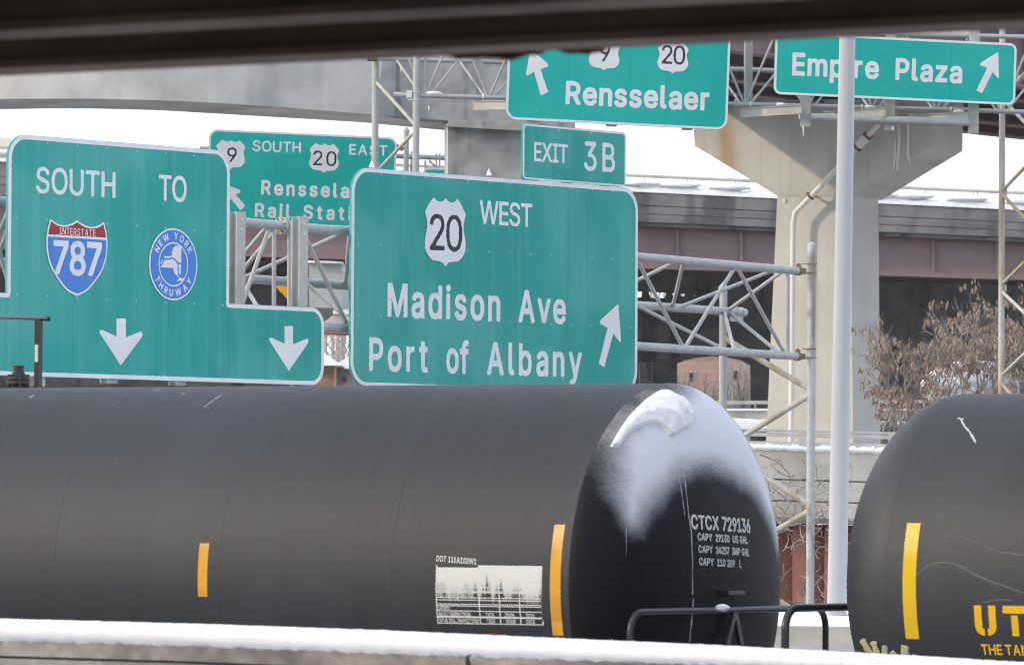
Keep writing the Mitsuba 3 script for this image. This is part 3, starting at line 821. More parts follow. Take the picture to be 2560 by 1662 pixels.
# ------------------------------------------------------------------ tank cars
class Tank:
    def __init__(s, ring, R, h, sign):
        s.c, s.R, s.h, s.sg = np.asarray(ring, float), R, h, sign    # sg = +1: head towards +AX

    def shell(s, a, phi, r=0.0):
        """a metres along the axis from the end seam (into +AX), phi = angle up from the near side."""
        a, phi = np.asarray(a, float), np.asarray(phi, float)
        r = np.asarray(r, float)[..., None]
        return s.c + a[..., None] * AX + (s.R + r) * (np.cos(phi)[..., None] * NR + np.sin(phi)[..., None] * ZV)

    def hit(s, px, py):
        d = ray(px, py)
        o = CAM - s.c
        o2, d2 = np.array([o @ NR, o @ ZV]), np.array([d @ NR, d @ ZV])
        A, B, C = d2 @ d2, 2 * o2 @ d2, o2 @ o2 - s.R ** 2
        t = (-B - math.sqrt(max(B * B - 4 * A * C, 0))) / (2 * A)
        p = o + d * t
        return p @ AX, math.atan2(p @ ZV, p @ NR)

    def head(s, w, z, r=0.0):
        """w metres away from the near side, z up, on the dished end."""
        w, z = np.asarray(w, float), np.asarray(z, float)
        q = np.clip(1 - (w * w + z * z) / s.R ** 2, 0, 1)
        x = s.h * np.sqrt(q)
        P = s.c + (s.sg * x)[..., None] * AX - w[..., None] * NR + z[..., None] * ZV
        N = (s.sg * x / s.h ** 2)[..., None] * AX - (w / s.R ** 2)[..., None] * NR + (z / s.R ** 2)[..., None] * ZV
        return P + N / (np.linalg.norm(N, axis=-1, keepdims=True) + 1e-9) * np.asarray(r, float)[..., None]

    def hhit(s, px, py):
        d = ray(px, py)
        o = CAM - s.c
        k = np.array([1 / s.h, 1 / s.R, 1 / s.R])
        o3, d3 = np.array([o @ AX, -(o @ NR), o @ ZV]) * k, np.array([d @ AX, -(d @ NR), d @ ZV]) * k
        A, B, C = d3 @ d3, 2 * o3 @ d3, o3 @ o3 - 1
        t = (-B - math.sqrt(max(B * B - 4 * A * C, 0))) / (2 * A)
        p = o + d * t
        return np.array([-(p @ NR), p @ ZV])

    def patch(s, p00, p11, r=0.003, slant=0.0, n=16):
        """a painted or glued patch between two (a, phi) corners."""
        A, Q = np.meshgrid([0, 1], np.linspace(0, 1, n), indexing='ij')
        a = p00[0] + (p11[0] - p00[0]) * A
        ph = p00[1] + (p11[1] - p00[1]) * Q
        m = grid_mesh(s.shell(a, ph, r))
        return m

    def lay(s, poly, a0, phi0, r=0.003, rise=0.0, th=0.002):
        ms = [trimesh.creation.extrude_polygon(g, th, engine='earcut') for g in getattr(poly, 'geoms', [poly])]
        m = trimesh.util.concatenate(ms)
        V = np.asarray(m.vertices)
        m.vertices = s.shell(a0 + V[:, 0], phi0 + (V[:, 1] + rise * V[:, 0]) / s.R, r + V[:, 2])
        return m

    def layhead(s, poly, p0, p1, r=0.004, th=0.002):
        """lettering from head point p0 (w, z) towards p1."""
        e = unit(np.append(p1 - p0, 0))[:2]
        f = np.array([-e[1], e[0]])
        ms = [trimesh.creation.extrude_polygon(g, th, engine='earcut') for g in getattr(poly, 'geoms', [poly])]
        m = trimesh.util.concatenate(ms)
        V = np.asarray(m.vertices)
        W = p0 + V[:, :1] * e + V[:, 1:2] * f
        m.vertices = s.head(W[:, 0], W[:, 1], r + V[:, 2])
        return m


t1 = Tank([1.222, 44.776, CZ - 0.543], 1.52, 0.477, 1)
t2p = np.array([1.222, 44.776, 0]) + AX * 2.577
t2 = Tank([t2p[0], t2p[1], CZ - 0.513], 1.397, 0.744, -1)


def tank_body(t, key, mat, length):
    far = -length if t.sg > 0 else length
    A, Q = np.meshgrid(np.linspace(0, far, 60), np.linspace(0, 2 * math.pi, 161), indexing='ij')
    m = grid_mesh(t.shell(A, Q))
    m.merge_vertices()
    part(key, 'shell', m, mat, True)
    for end in (0, 1):
        tt = t if end == 0 else Tank(t.c + AX * far, t.R, t.h, -t.sg)
        qq = np.linspace(0, math.pi / 2, 36)
        B, Q = np.meshgrid(qq, np.linspace(0, 2 * math.pi, 161), indexing='ij')
        P = tt.head(tt.R * np.cos(B) * np.cos(Q), tt.R * np.cos(B) * np.sin(Q))
        m = grid_mesh(P)
        m.merge_vertices()
        part(key, 'head', m, HEADMAT[key] if end == 0 else mat, True, label='dished end of the tank' if end == 0 else None)
    # sill, bolsters and wheels under the tank
    c = t.c + AX * far / 2
    part(key, 'sill', bar(c - AX * abs(far) * 0.53 + ZV * (1.05 - c[2]), c + AX * abs(far) * 0.53 + ZV * (1.05 - c[2]), 0.35, 0.4), 'black_pipe')
    for a in (0.12, 0.88):
        b = t.c + AX * far * a
        part(key, 'bolster', bar(b + NR * 1.2 + ZV * (1.15 - b[2]), b - NR * 1.2 + ZV * (1.15 - b[2]), 0.4, 0.35), 'black_pipe')
        for da in (-0.9, 0.9):
            for sd in (-0.72, 0.72):
                w = b + AX * da + NR * sd
                w[2] = 0.46
                part(key, 'wheel', tube(w - NR * 0.06, w + NR * 0.06, 0.42, 24), 'valve_iron', 40)


# fine wind blown snow frozen on the right half of the dished end: a grainy deposit with an outline of its own
C1, R1t = t1.c, t1.R
FR_PX = [(1540, 1090), (1582, 1036), (1640, 996), (1694, 964), (1760, 950), (1900, 1000), (2000, 1200), (2000, 1380), (1943, 1370), (1934, 1330), (1910, 1270), (1876, 1220), (1830, 1186), (1780, 1172), (1735, 1176), (1690, 1200), (1650, 1236), (1622, 1274), (1598, 1316), (1578, 1322), (1556, 1296), (1538, 1240), (1530, 1150)]


def frost_point(px, py):
    """(w, z) on the end; points outside its outline are pushed out beyond the rim."""
    x, y = px, py
    for _ in range(60):
        d = ray(x, y)
        o = CAM - t1.c
        k = np.array([1 / t1.h, 1 / t1.R, 1 / t1.R])
        o3, d3 = np.array([o @ AX, -(o @ NR), o @ ZV]) * k, np.array([d @ AX, -(d @ NR), d @ ZV]) * k
        if (2 * o3 @ d3) ** 2 - 4 * (d3 @ d3) * (o3 @ o3 - 1) > 0:
            break
        x, y = x + (1690 - x) * 0.02, y + (1300 - y) * 0.02
    h = t1.hhit(x, y)
    return h * (1.0 if (x, y) == (px, py) else 1.12)


FR = [frost_point(*q) for q in FR_PX]


def frost_head(p, n, uv):
    x, y, z = p.x - float(C1[0]), p.y - float(C1[1]), p.z - float(C1[2])
    w = -(x * float(NR[0]) + y * float(NR[1]))
    d2, inside = mi.Float(9.0), mi.Float(1.0)
    for i in range(len(FR)):
        a_, b_ = FR[i], FR[i - 1]
        ex, ey = float(b_[0] - a_[0]), float(b_[1] - a_[1])
        wx, wy = w - float(a_[0]), z - float(a_[1])
        t = dr.clip((wx * ex + wy * ey) / (ex * ex + ey * ey), 0, 1)
        d2 = dr.minimum(d2, dr.square(wx - ex * t) + dr.square(wy - ey * t))
        c1, c2 = z >= float(a_[1]), z < float(b_[1])
        c3 = ex * wy > ey * wx
        flip = (c1 & c2 & c3) | (~c1 & ~c2 & ~c3)
        inside = dr.select(flip, -inside, inside)
    sd = -inside * dr.sqrt(d2)                                   # positive inside the deposit
    nz = fbm(w * 4.0, z * 4.0, 2.0, 4) - 0.5
    grain = fbm(p.x * 60, p.y * 60, p.z * 60, 3) - 0.5
    f = smoothstep(-0.12, 0.19, sd + 0.10 * nz + 0.055 * grain)
    streak = smoothstep(0.55, 0.75, noise(w * 16, z * 0.7, 0.0)) * 0.05
    base = mi.Color3f(0.005, 0.006, 0.009) * (1 + 2.0 * streak + 0.4 * nz)
    return base * (1 - f) + mi.Color3f(0.62, 0.64, 0.70) * f


pri('tank_end_frosted', proc(frost_head), 0.6, 0.22)
k1 = thing('tank_car', 'black tank car before the signs with snow on its dished end and white reporting marks', 'tank car', 'tank cars of the train')
k2 = thing('tank_car', 'black tank car at the right edge with large yellow lettering and spray paint', 'tank car', 'tank cars of the train')
HEADMAT = {k1: 'tank_end_frosted', k2: 'tank_paint_brown'}
tank_body(t1, k1, 'tank_paint', 15.0)
tank_body(t2, k2, 'tank_paint_brown', 15.0)


def seam(t, key, a, w=0.02, r=0.003, lab=None):
    Q = np.linspace(0, 2 * math.pi, 161)
    P = np.stack([t.shell(np.full_like(Q, a + da), Q, rr) for da, rr in ((-w, -0.002), (-w * 0.45, r), (w * 0.45, r), (w, -0.002))])
    part(key, 'weld_seam', grid_mesh(P), 'tank_paint' if t is t1 else 'tank_paint_brown', True)


for a, w, r in ((-0.012, 0.010, 0.0014), (-1.57, 0.009, 0.0012), (-3.14, 0.005, 0.0008), (-4.70, 0.009, 0.0014), (-6.3, 0.009, 0.0014), (-7.9, 0.009, 0.0014)):
    seam(t1, k1, a, w, r)
seam(t2, k2, 0.012, 0.009, 0.0010)
seam(t2, k2, 3.1, 0.012, 0.002)

# reflective strips
for t, key, mat, pts in ((t1, k1, 'strip_amber', ((500, 1357), (523, 1491))), (t1, k1, 'strip_amber', ((1387, 1311), (1413, 1588))), (t2, k2, 'strip_yellow', ((2268.6, 1307), (2296, 1596)))):
    a0, f0 = t.hit(pts[0][0], pts[0][1])
    xb = (pts[0][0] - 3 + pts[1][0]) / 2
    a1, f1 = t.hit(pts[1][0], pts[1][1])
    am = t.hit(pts[0][0], pts[0][1])[0]
    wid = {500: 0.088, 1387: 0.092, 2268.6: 0.108}[pts[0][0]]
    part(key, 'reflective_strip', t.patch((am, f0), (am + wid, f1), 0.003), mat, True)

# inspection stencil with a worn white top, lettering and rule lines
s0a, s0f = t1.hit(1091, 1411)
s1a, s1f = t1.hit(1360, 1562)
SW, SH = s1a - s0a, (s0f - s1f) * t1.R


def worn(p, n, uv):
    x, y = p.x - float(t1.c[0]), p.y - float(t1.c[1])
    a = x * float(AX[0]) + y * float(AX[1]) - float(s0a)
    hgt = (p.z - float(t1.c[2] + t1.R * math.sin(s1f))) / float(t1.R * (math.sin(s0f) - math.sin(s1f)))
    st = noise(a * 26.0, 3.0, 1.0) * 0.6 + noise(a * 60.0, p.z * 2.0, 2.0) * 0.4
    mid = dr.exp(-dr.square((a - 0.49 * float(SW)) / (0.09 * float(SW))))
    wide = fbm(a * 7.0, 1.0, 4.0, 2)
    lvl = hgt + 0.24 * (st - 0.5) + 0.22 * (wide - 0.5) + 0.40 * mid * (st - 0.3)
    k = smoothstep(0.42, 0.72, lvl)
    return mix([0.028, 0.029, 0.033], [0.60, 0.60, 0.585], k)


pri('worn_stencil', proc(worn), 0.6, 0.3)
sp = part(k1, 'inspection_stencil', t1.patch((s0a, s0f), (s1a, s1f), 0.0025, n=24), 'worn_stencil', True, label='inspection stencil with worn white paint')
ln = []
for v in (0.0, 0.105, 0.12, 0.215, 0.30, 0.33, 0.40, 0.44, 0.53, 0.55, 0.62, 0.72):
    ln.append(sbox(0, v * SH, SW, v * SH + 0.007))
for u, lo, hi in ((0.0, 0, 1.0), (0.405, 0, 0.75), (0.595, 0, 0.75), (0.785, 0, 0.75), (0.99, 0, 1.0), (0.20, 0.40, 0.53)):
    ln.append(sbox(u * SW, lo * SH, u * SW + 0.010, hi * SH))
part(sp, 'rule_lines', t1.lay(unary_union(ln), s0a, s1f, 0.0045, th=0.001), 'stencil_white')
for txt, u, v, w in (('STUB SILL INSPECTION', 0.02, 0.025, 0.37), ('88.B.2 INSPECTION', 0.02, 0.13, 0.30), ('LINING:', 0.02, 0.245, 0.11), ('PRD. VALVE', 0.02, 0.455, 0.17), ('165 PSI', 0.24, 0.46, 0.12), ('SERVICE EQUIPMENT', 0.02, 0.56, 0.33), ('TXIX', 0.47, 0.025, 0.08), ('TXIX', 0.465, 0.13, 0.08), ('2008', 0.65, 0.025, 0.09), ('2008', 0.645, 0.13, 0.09), ('2018', 0.84, 0.025, 0.08), ('2018', 0.84, 0.13, 0.08), ('2018', 0.835, 0.455, 0.08), ('2018', 0.835, 0.56, 0.08), ('2008', 0.64, 0.56, 0.09), ('TEST', 0.21, 0.66, 0.09), ('2011', 0.65, 0.455, 0.07), ('TXIX', 0.465, 0.56, 0.08)):
    part(sp, 'lettering', t1.lay(word(txt, w * SW, 0.066 * SH, 0.8, 0.0, tight=0.10), s0a + u * SW, s1f + v * SH / t1.R, 0.0045, th=0.001), 'stencil_white')
a0, f0 = t1.hit(1092, 1402)
a1, f1 = t1.hit(1192, 1411)
part(k1, 'stencil_backing', t1.patch((a0 - 0.01, f0 + 0.065), (a1 + 0.01, f0 - 0.03), 0.0035), 'tank_seam', True)
part(k1, 'lettering', t1.lay(word('DOT 111A100W1', a1 - a0, 0.042, 0.8, 0.0, tight=0.10), a0, f0, 0.0055, 0.0 - 0.06), 'stencil_white')
pa, pf0 = t1.hit(1217, 1582)
pb, pf1 = t1.hit(1253, 1640)
part(k1, 'placard', t1.patch((pa, pf0), (pb, pf1), 0.004), 'placard_red', True)

# reporting marks on the dished end
for txt, x0, y0, x1, y1, cap, kx_ in (('CTCX 729136', 1727, 1320, 1875, 1331, 33, 0.8), ('CAPY  29130  US GAL', 1743, 1349.5, 1868, 1358.5, 17.5, 0.75), ('CAPY  24257  IMP GAL', 1745, 1380, 1872, 1389, 17.5, 0.75), ('CAPY  110 269   L', 1746.5, 1411, 1852, 1418, 17.5, 0.75)):
    p0, p1 = t1.hhit(x0, y0), t1.hhit(x1, y1)
    ch = np.linalg.norm(t1.hhit(x0, y0) - t1.hhit(x0, y0 - cap))
    gs = sorted(word(txt, np.linalg.norm(p1 - p0), ch, kx_, 0.012, tight=0.10).geoms, key=lambda g: g.bounds[0])
    runs = [[gs[0]]]
    for g in gs[1:]:
        if g.bounds[0] - max(q.bounds[2] for q in runs[-1]) > 0.3 * ch:
            runs.append([])
        runs[-1].append(g)
    for rn in runs:
        part(k1, 'lettering', t1.layhead(MultiPolygon(rn), p0, p1), 'stencil_white', label='white reporting marks' if cap > 20 else None)

# frozen drip lines on the end
for pts, r in (([(1704, 1140), (1712, 1200), (1722, 1290), (1728, 1330), (1731, 1400), (1731, 1500)], 0.006), ([(1692, 1150), (1702, 1220), (1714, 1300)], 0.004), ([(1733, 1495), (1731, 1530), (1727, 1570), (1722, 1620)], 0.007), ([(1565, 1315), (1566, 1400)], 0.003)):
    dense = []
    for i in range(len(pts) - 1):
        for q in np.linspace(0, 1, 7, endpoint=False):
            dense.append(np.array(pts[i]) * (1 - q) + np.array(pts[i + 1]) * q)
    pp, rr = [], []
    for i, x in enumerate(dense):
        h = t1.hhit(*x)
        if h[0] ** 2 + h[1] ** 2 < 1.5 ** 2:
            pp.append(t1.head(h[0], h[1], 0.001))
            rr.append(r * (0.25 + 0.9 * meshkit.noise(np.array([i * 0.9, r * 1000, 0]))))
    part(k1, 'ice_drip', polytube(pp, rr, 6), 'dropping', True)

# thick snow clinging to the dished end
OUT = [(1300, 150), (1200, 270), (1000, 370), (820, 490), (680, 640), (480, 850), (320, 1060), (305, 1160), (340, 1300), (430, 1500), (600, 1680), (740, 1790), (860, 1740), (990, 1720), (1060, 1560), (1130, 1480), (1180, 1340), (1090, 1270), (1010, 1180), (950, 1050), (940, 900), (1000, 760), (1090, 590), (1260, 440), (1340, 400), (1380, 300), (1360, 170)]
pts = []
for y, x in OUT:
    p = t1.hhit(1500 + x / 7.725, 940 + y / 7.725)
    r = np.linalg.norm(p)
    if r > 1.49:
        p = p * 1.49 / r
    pts.append(p)
pg = smooth_closed(pts, {0, 11}, 5).buffer(0)
pg = max(getattr(pg, 'geoms', [pg]), key=lambda g: g.area)
b = pg.bounds
st_ = 0.009
cand = [(x, y) for x in np.arange(b[0], b[2], st_) for y in np.arange(b[1], b[3], st_)]
inn = [c for c in cand if pg.buffer(-st_ * 0.6).contains(Point(c))]
edge = [pg.exterior.interpolate(d).coords[0] for d in np.arange(0, pg.exterior.length, st_)]
pall = np.array(inn + edge)
tri = Delaunay(pall).simplices
cen = pall[tri].mean(1)
tri = tri[[pg.contains(Point(c)) for c in cen]]
de = np.array([pg.exterior.distance(Point(c)) for c in pall])
nn = meshkit.fbm(np.c_[pall * 9, pall[:, :1] * 0], 4, 4) - 0.5
n2 = meshkit.fbm(np.c_[pall * 28, pall[:, :1] * 0], 3, 9) - 0.5
hh = np.where(de < 1e-6, -0.004, 0.012 + 0.075 * np.sqrt(np.clip(de / 0.12, 0, 1)) + (0.055 * nn + 0.030 * n2) * np.clip(de / 0.04, 0, 1))
V = t1.head(pall[:, 0], pall[:, 1], 0.0)
Nn = t1.head(pall[:, 0], pall[:, 1], 1.0) - V
V = V + Nn * hh[:, None] + ZV * (0.012 * np.clip(de / 0.03, 0, 1))[:, None]
m = trimesh.Trimesh(V, tri, process=False)
if (m.face_normals @ AX).mean() < 0:
    m.invert()
k = thing('snow_patch', 'thick crusted patch of snow clinging to the dished end of the tank car', 'snow')
put(k, m, 'snow', True)

# hand rails, brace and fittings
def rail_path(corner_px, D0):
    return corner_px


ep = t1.c + AX * 0.53
lo = 1.15
hz_ = CZ - 0.745
def hoop(key, c, half, ztop, r=0.026, rad=0.16, z0=1.0, drop=0.0):
    pts = []
    for k_, sg in ((0, 1), (1, -1)):
        arc = [(half - rad + rad * math.sin(q), ztop - rad + rad * math.cos(q)) for q in np.linspace(math.pi / 2, 0, 9)]
        seq = [(half, z0)] + [(a_, z_) for a_, z_ in arc]
        if sg < 0:
            seq = [(-a_, z_ - drop) for a_, z_ in seq][::-1]
        pts += [c * [1, 1, 0] + NR * a_ + ZV * z_ for a_, z_ in seq]
    return part(key, 'handrail', polytube(pts, r, 10), 'black_pipe', True)


hr = hoop(k1, ep, 1.52, hz_)
b0 = ep * [1, 1, 0] + ZV * (hz_ - 0.01) + NR * -0.06
for d in (0.30, -0.24):
    part(k1, 'brace', bar(b0, b0 + NR * (d * 1.4) - ZV * 0.85, 0.05, 0.03, NR), 'black_pipe')
part(k1, 'bracket', bar(b0 - AX * 0.30 + ZV * 0.14, b0 + ZV * 0.14 + AX * 0.02, 0.26, 0.03, NR), 'black_pipe')
m = ball([0, 0, 0], 1, 3)
m.vertices = (m.vertices * (1 + 0.3 * (meshkit.noise(m.vertices * 2 + 9) - 0.5)[:, None])) * [0.055, 0.05, 0.03] + at(1806, 1518, 44.0)
k = thing('snow_clump', 'small clump of snow on the hand rail bracket at the end of the tank car', 'snow')
put(k, m, 'snow', True)
hoop(k2, t2.c - AX * 0.80, 1.42, CZ - 0.70, 0.030, 0.16)
# safety rail and valve on top, far left
D_ = 50.3
tp = at(118, 793, D_)
part(k1, 'safety_rail', polytube([at(-120, 790, D_ + 2), at(-20, 792.5, D_ + 0.8), at(110, 796, D_), at(122, 797, D_ - 0.05)], 0.020, 10), 'black_pipe', True)
part(k1, 'rail_post', bar(at(97, 798, D_), at(95, 968, D_), 0.05, 0.05, AX), 'black_pipe')
part(k1, 'post_label', bar(at(91.5, 861, D_ - 0.04), at(91.0, 905, D_ - 0.04), 0.03, 0.012, AX), 'stencil_white')
vb = at(46, 968, D_ - 0.3)
v1 = part(k1, 'valve', tube(vb - ZV * 0.12, vb + ZV * 0.09, 0.045, 14), 'valve_iron', 40)
for z0, z1, r in ((0.03, 0.055, 0.10), (0.065, 0.09, 0.09), (0.09, 0.13, 0.055), (0.13, 0.18, 0.045), (0.17, 0.185, 0.05)):
    part(v1, 'flange', tube(vb + ZV * z0, vb + ZV * z1, r, 16), 'valve_iron', 40)
for q in range(8):
    o = vb + AX * 0.085 * math.cos(q * math.pi / 4) + NR * 0.085 * math.sin(q * math.pi / 4)
    part(v1, 'bolt', tube(o - ZV * 0.02, o + ZV * 0.11, 0.011, 6), 'valve_iron')

# droppings and scrapes on the shell
def streak(t, key, pts, r, mat='dropping', uneven=0.9):
    hs = [t.hit(*p) for p in pts]
    A = np.array(hs)
    tt = np.linspace(0, 1, len(A))
    q = np.linspace(0, 1, 14)
    A = np.stack([np.interp(q, tt, A[:, 0]), np.interp(q, tt, A[:, 1])], 1)
    P = t.shell(A[:, 0], A[:, 1], 0.0)
    w = r * (0.8 - 0.5 * uneven + uneven * np.array([meshkit.noise(np.array([i * 0.7, pts[0][0], 0.0])) for i in range(14)]))
    w[0] *= 0.4
    w[-1] *= 0.4
    m = polytube(P, w, 6)
    C = np.repeat(P, 6, 0)
    V = np.asarray(m.vertices)
    nrm = V - t.c
    nrm = nrm - (nrm @ AX)[:, None] * AX
    rad = np.linalg.norm(nrm, axis=1, keepdims=True)
    m.vertices = V - nrm / rad * (rad - t.R) * 0.8
    part(key, 'stain_mark', m, mat, True)


for pts, r in (([(74, 994), (86, 987)], 0.010), ([(511, 1018), (530, 1002), (553, 988)], 0.007), ([(386, 978), (404, 971)], 0.005), ([(454, 984), (462, 982)], 0.008), ):
    streak(t1, k1, pts, r)
for pts, r in (([(926, 1340), (924, 1356)], 0.005), ([(285, 1160), (294, 1142)], 0.004)):
    streak(t1, k1, pts, r, 'scuff')
for pts, r in (([(2400, 1044), (2412, 1066), (2425, 1080), (2440, 1107)], 0.010), ([(2394, 1045), (2409, 1048)], 0.012)):
    streak(t2, k2, pts, r)
for pts, r in (([(2352, 1337), (2400, 1341), (2440, 1355), (2490, 1378), (2560, 1389)], 0.012), ([(2292, 1436), (2320, 1414), (2352, 1405), (2390, 1410), (2440, 1438), (2480, 1455), (2560, 1482)], 0.012), ([(2455, 1507), (2490, 1499), (2530, 1500)], 0.010)):
    streak(t2, k2, pts, r, 'scuff')


# yellow lettering on the second tank car
def stencil_u(w, h, sw):
    o = sbox(0, 0, w, h).difference(sbox(sw, sw * 0.9, w - sw, h + 1))
    o = o.intersection(sbox(0, 0, w, h).buffer(-w * 0.42).buffer(w * 0.42).union(sbox(0, h * 0.5, w, h)))
    return o.difference(sbox(w / 2 - 0.012, -1, w / 2 + 0.012, h))


def stencil_t(w, h, sw):
    return unary_union([sbox(0, h - sw, w, h), sbox(w / 2 - sw * 0.5, 0, w / 2 + sw * 0.5, h - sw * 1.25)])


ua, uf = t2.hit(2441, 1587)
uw = t2.hit(2495, 1590)[0] - ua
uh = (t2.hit(2441, 1512)[1] - uf) * t2.R
part(k2, 'lettering', t2.lay(stencil_u(uw, uh, uw * 0.34), ua, uf, 0.004), 'stencil_yellow', label='large yellow stencilled letters')
ta, tf = t2.hit(2513, 1591)
part(k2, 'lettering', t2.lay(stencil_t(uw * 1.05, uh, uw * 0.32), ta, uf, 0.004), 'stencil_yellow')
ba, bf = t2.hit(2456, 1634)
bw = t2.hit(2575, 1642)[0] - ba
part(k2, 'lettering', t2.lay(word('THE TAN', bw, 0.075, 0.85, 0.0), ba, bf, 0.004), 'stencil_yellow')
for pts, r in (([(2154, 1597), (2163, 1612), (2185, 1650), (2200, 1675)], 0.036), ([(2182, 1602), (2190, 1625), (2202, 1665)], 0.036), ([(2212, 1612), (2212, 1640), (2206, 1670)], 0.036), ([(2227, 1628), (2240, 1640), (2252, 1665)], 0.030), ([(2262, 1612), (2262, 1635), (2258, 1670)], 0.045), ([(2290, 1636), (2280, 1660)], 0.034)):
    streak(t2, k2, pts, r, 'spray_paint', 0.3)

# ------------------------------------------------------------------ light pole in front of the ramp
lp = thing('light_pole', 'tall pale grey tapered pole standing in the snow between the two tank cars', 'light pole')
pb_, pt_ = at(2092, 1537, 57.5), at(2119, 60, 57.5)
pdir = (pt_ - pb_) / np.linalg.norm(pt_ - pb_)
hgt = np.linalg.norm(pt_ - pb_)
part(lp, 'shaft', polytube([pb_ - pdir * 0.15, pb_, pb_ + pdir * hgt, pb_ + pdir * (hgt + 4.5)], [0.097, 0.097, 0.078, 0.055], 40), 'pole_paint', 60)
part(lp, 'base_collar', polytube([pb_ - pdir * 0.12, pb_ + pdir * 0.01, pb_ + pdir * 0.02], [0.118, 0.118, 0.099], 30), 'pole_paint', 40)
tp_ = pb_ + pdir * (hgt + 4.4)
part(lp, 'lamp_arm', polytube([tp_, tp_ + [-0.6, -0.3, 0.35], tp_ + [-1.6, -0.7, 0.45]], 0.03, 10), 'pole_paint', True)
part(lp, 'lamp_head', bar(tp_ + [-1.5, -0.66, 0.44], tp_ + [-2.1, -0.92, 0.48], 0.2, 0.09, [0, 1, 0]), 'alu_beam')

# ------------------------------------------------------------------ sign gantries
def gdepth(px, px0, D0, ang):
    """distance at column px of a vertical plane through column px0 at D0 running at ang to the picture plane."""
    t = math.tan(math.radians(ang))
    x0 = (px0 - 1280) / FL * D0
    a = (px - 1280) / FL
    return (D0 - t * x0) / (1 - t * a)


GA = 58.0
gd = lambda px: gdepth(px, 300, 74.5, GA)
g1 = thing('sign_gantry', 'grey tubular gantry truss carrying the two nearest green signs', 'gantry')


def chordline(pa, ya, pb, yb_, dep):
    return at(pa, ya, dep(pa)), at(pb, yb_, dep(pb))


def extend(p, q, px0, px1):
    return online(p, q, px0), online(p, q, px1)


backoff = 1.25
gdb = lambda px: gdepth(px, 300 - 195, 74.5 + backoff * 0.52, GA)
cT = chordline(780, 571, 1990, 676.5, gd)
cB = chordline(830, 818, 1990, 890, gd)
cM = chordline(780, 708, 1800, 777, gdb)
cT, cB, cM = extend(*cT, -250, 1996), extend(*cB, -250, 1994), extend(*cM, -250, 1862)
r1 = 0.063
for nm, c, rr_ in (('chord', cT, r1), ('chord', cB, r1), ('chord', cM, r1)):
    part(g1, nm, tube(c[0], c[1], rr_, 18), 'alu_tube', 40)
br1 = [(cB, 1710, cT, 1840), (cT, 1840, cB, 1964), (cT, 1588, cB, 1710), (cT, 1970, cB, 1970), (cT, 1697, cM, 1480), (cT, 1709, cM, 1681), (cM, 1693, cT, 1943), (cM, 1817, cT, 1962), (cM, 1590, cB, 1824), (cM, 1810, cB, 1837), (cM, 1820, cB, 1954),
       (cT, 685, cB, 685), (cT, 723, cB, 723), (cT, 672, cM, 560), (cT, 676, cB, 590), (cT, 700, cM, 590), (cT, 866, cM, 605), (cT, 875, cM, 863), (cT, 752, cB, 872), (cM, 764, cB, 900), (cM, 600, cB, 668), (cT, -40, cB, 40), (cT, 30, cM, -30), (cM, -10, cT, 45)]
for (ca, pa, cb, pb2) in br1:
    part(g1, 'brace', tube(online(*ca, pa), online(*cb, pb2), 0.030, 10), 'alu_tube', 40)
# bolted flange splice of the top chord
p = online(*cT, 706)
dv = unit(cT[1] - cT[0])
for s_ in (-0.03, 0.03):
    f = part(g1, 'splice_flange', tube(p + dv * (s_ - 0.018), p + dv * (s_ + 0.018), 0.115, 24), 'alu_beam', 40)
    e1, e2 = unit(np.cross(dv, ZV)), unit(np.cross(dv, np.cross(dv, ZV)))
    for q in range(8):
        o = p + (e1 * math.cos(q * math.pi / 4 + 0.4) + e2 * math.sin(q * math.pi / 4 + 0.4)) * 0.092
        part(f, 'bolt', tube(o + dv * (s_ - 0.035), o + dv * (s_ + 0.035), 0.013, 6), 'clamp_rust')
# posts
pF = at(2029, 610, gd(2029))
pFb = np.array([pF[0], pF[1], -0.2])
part(g1, 'post', tube(pFb, pF, 0.064, 20), 'galvanized', 40, label='galvanized streaky post')
part(g1, 'post_cap', polytube([pF - ZV * 0.05, pF - ZV * 0.01, pF + ZV * 0.01, pF + ZV * 0.035], [0.074, 0.074, 0.055, 0.01], 18), 'galvanized', 40)
pB_ = at(1808.5, 718, gdb(1808.5) + 0.15)
pBb = np.array([pB_[0], pB_[1], -0.2])
part(g1, 'post', tube(pBb, pB_, 0.060, 20), 'alu_tube', 40)
part(g1, 'post_cap', polytube([pB_ - ZV * 0.04, pB_, pB_ + ZV * 0.03, pB_ + ZV * 0.07], [0.078, 0.078, 0.05, 0.02], 18), 'alu_beam', 40)


def zat(p, py):
    """height at which the upright line through p is seen at row py"""
    zz = p[2]
    for _ in range(6):
        d = np.array([p[0], p[1], zz]) - CAM
        row = PH / 2 - FL * (d @ UP) / (d @ FWD)
        zz += (row - py) / FL * p[1]
    return np.array([p[0], p[1], zz])


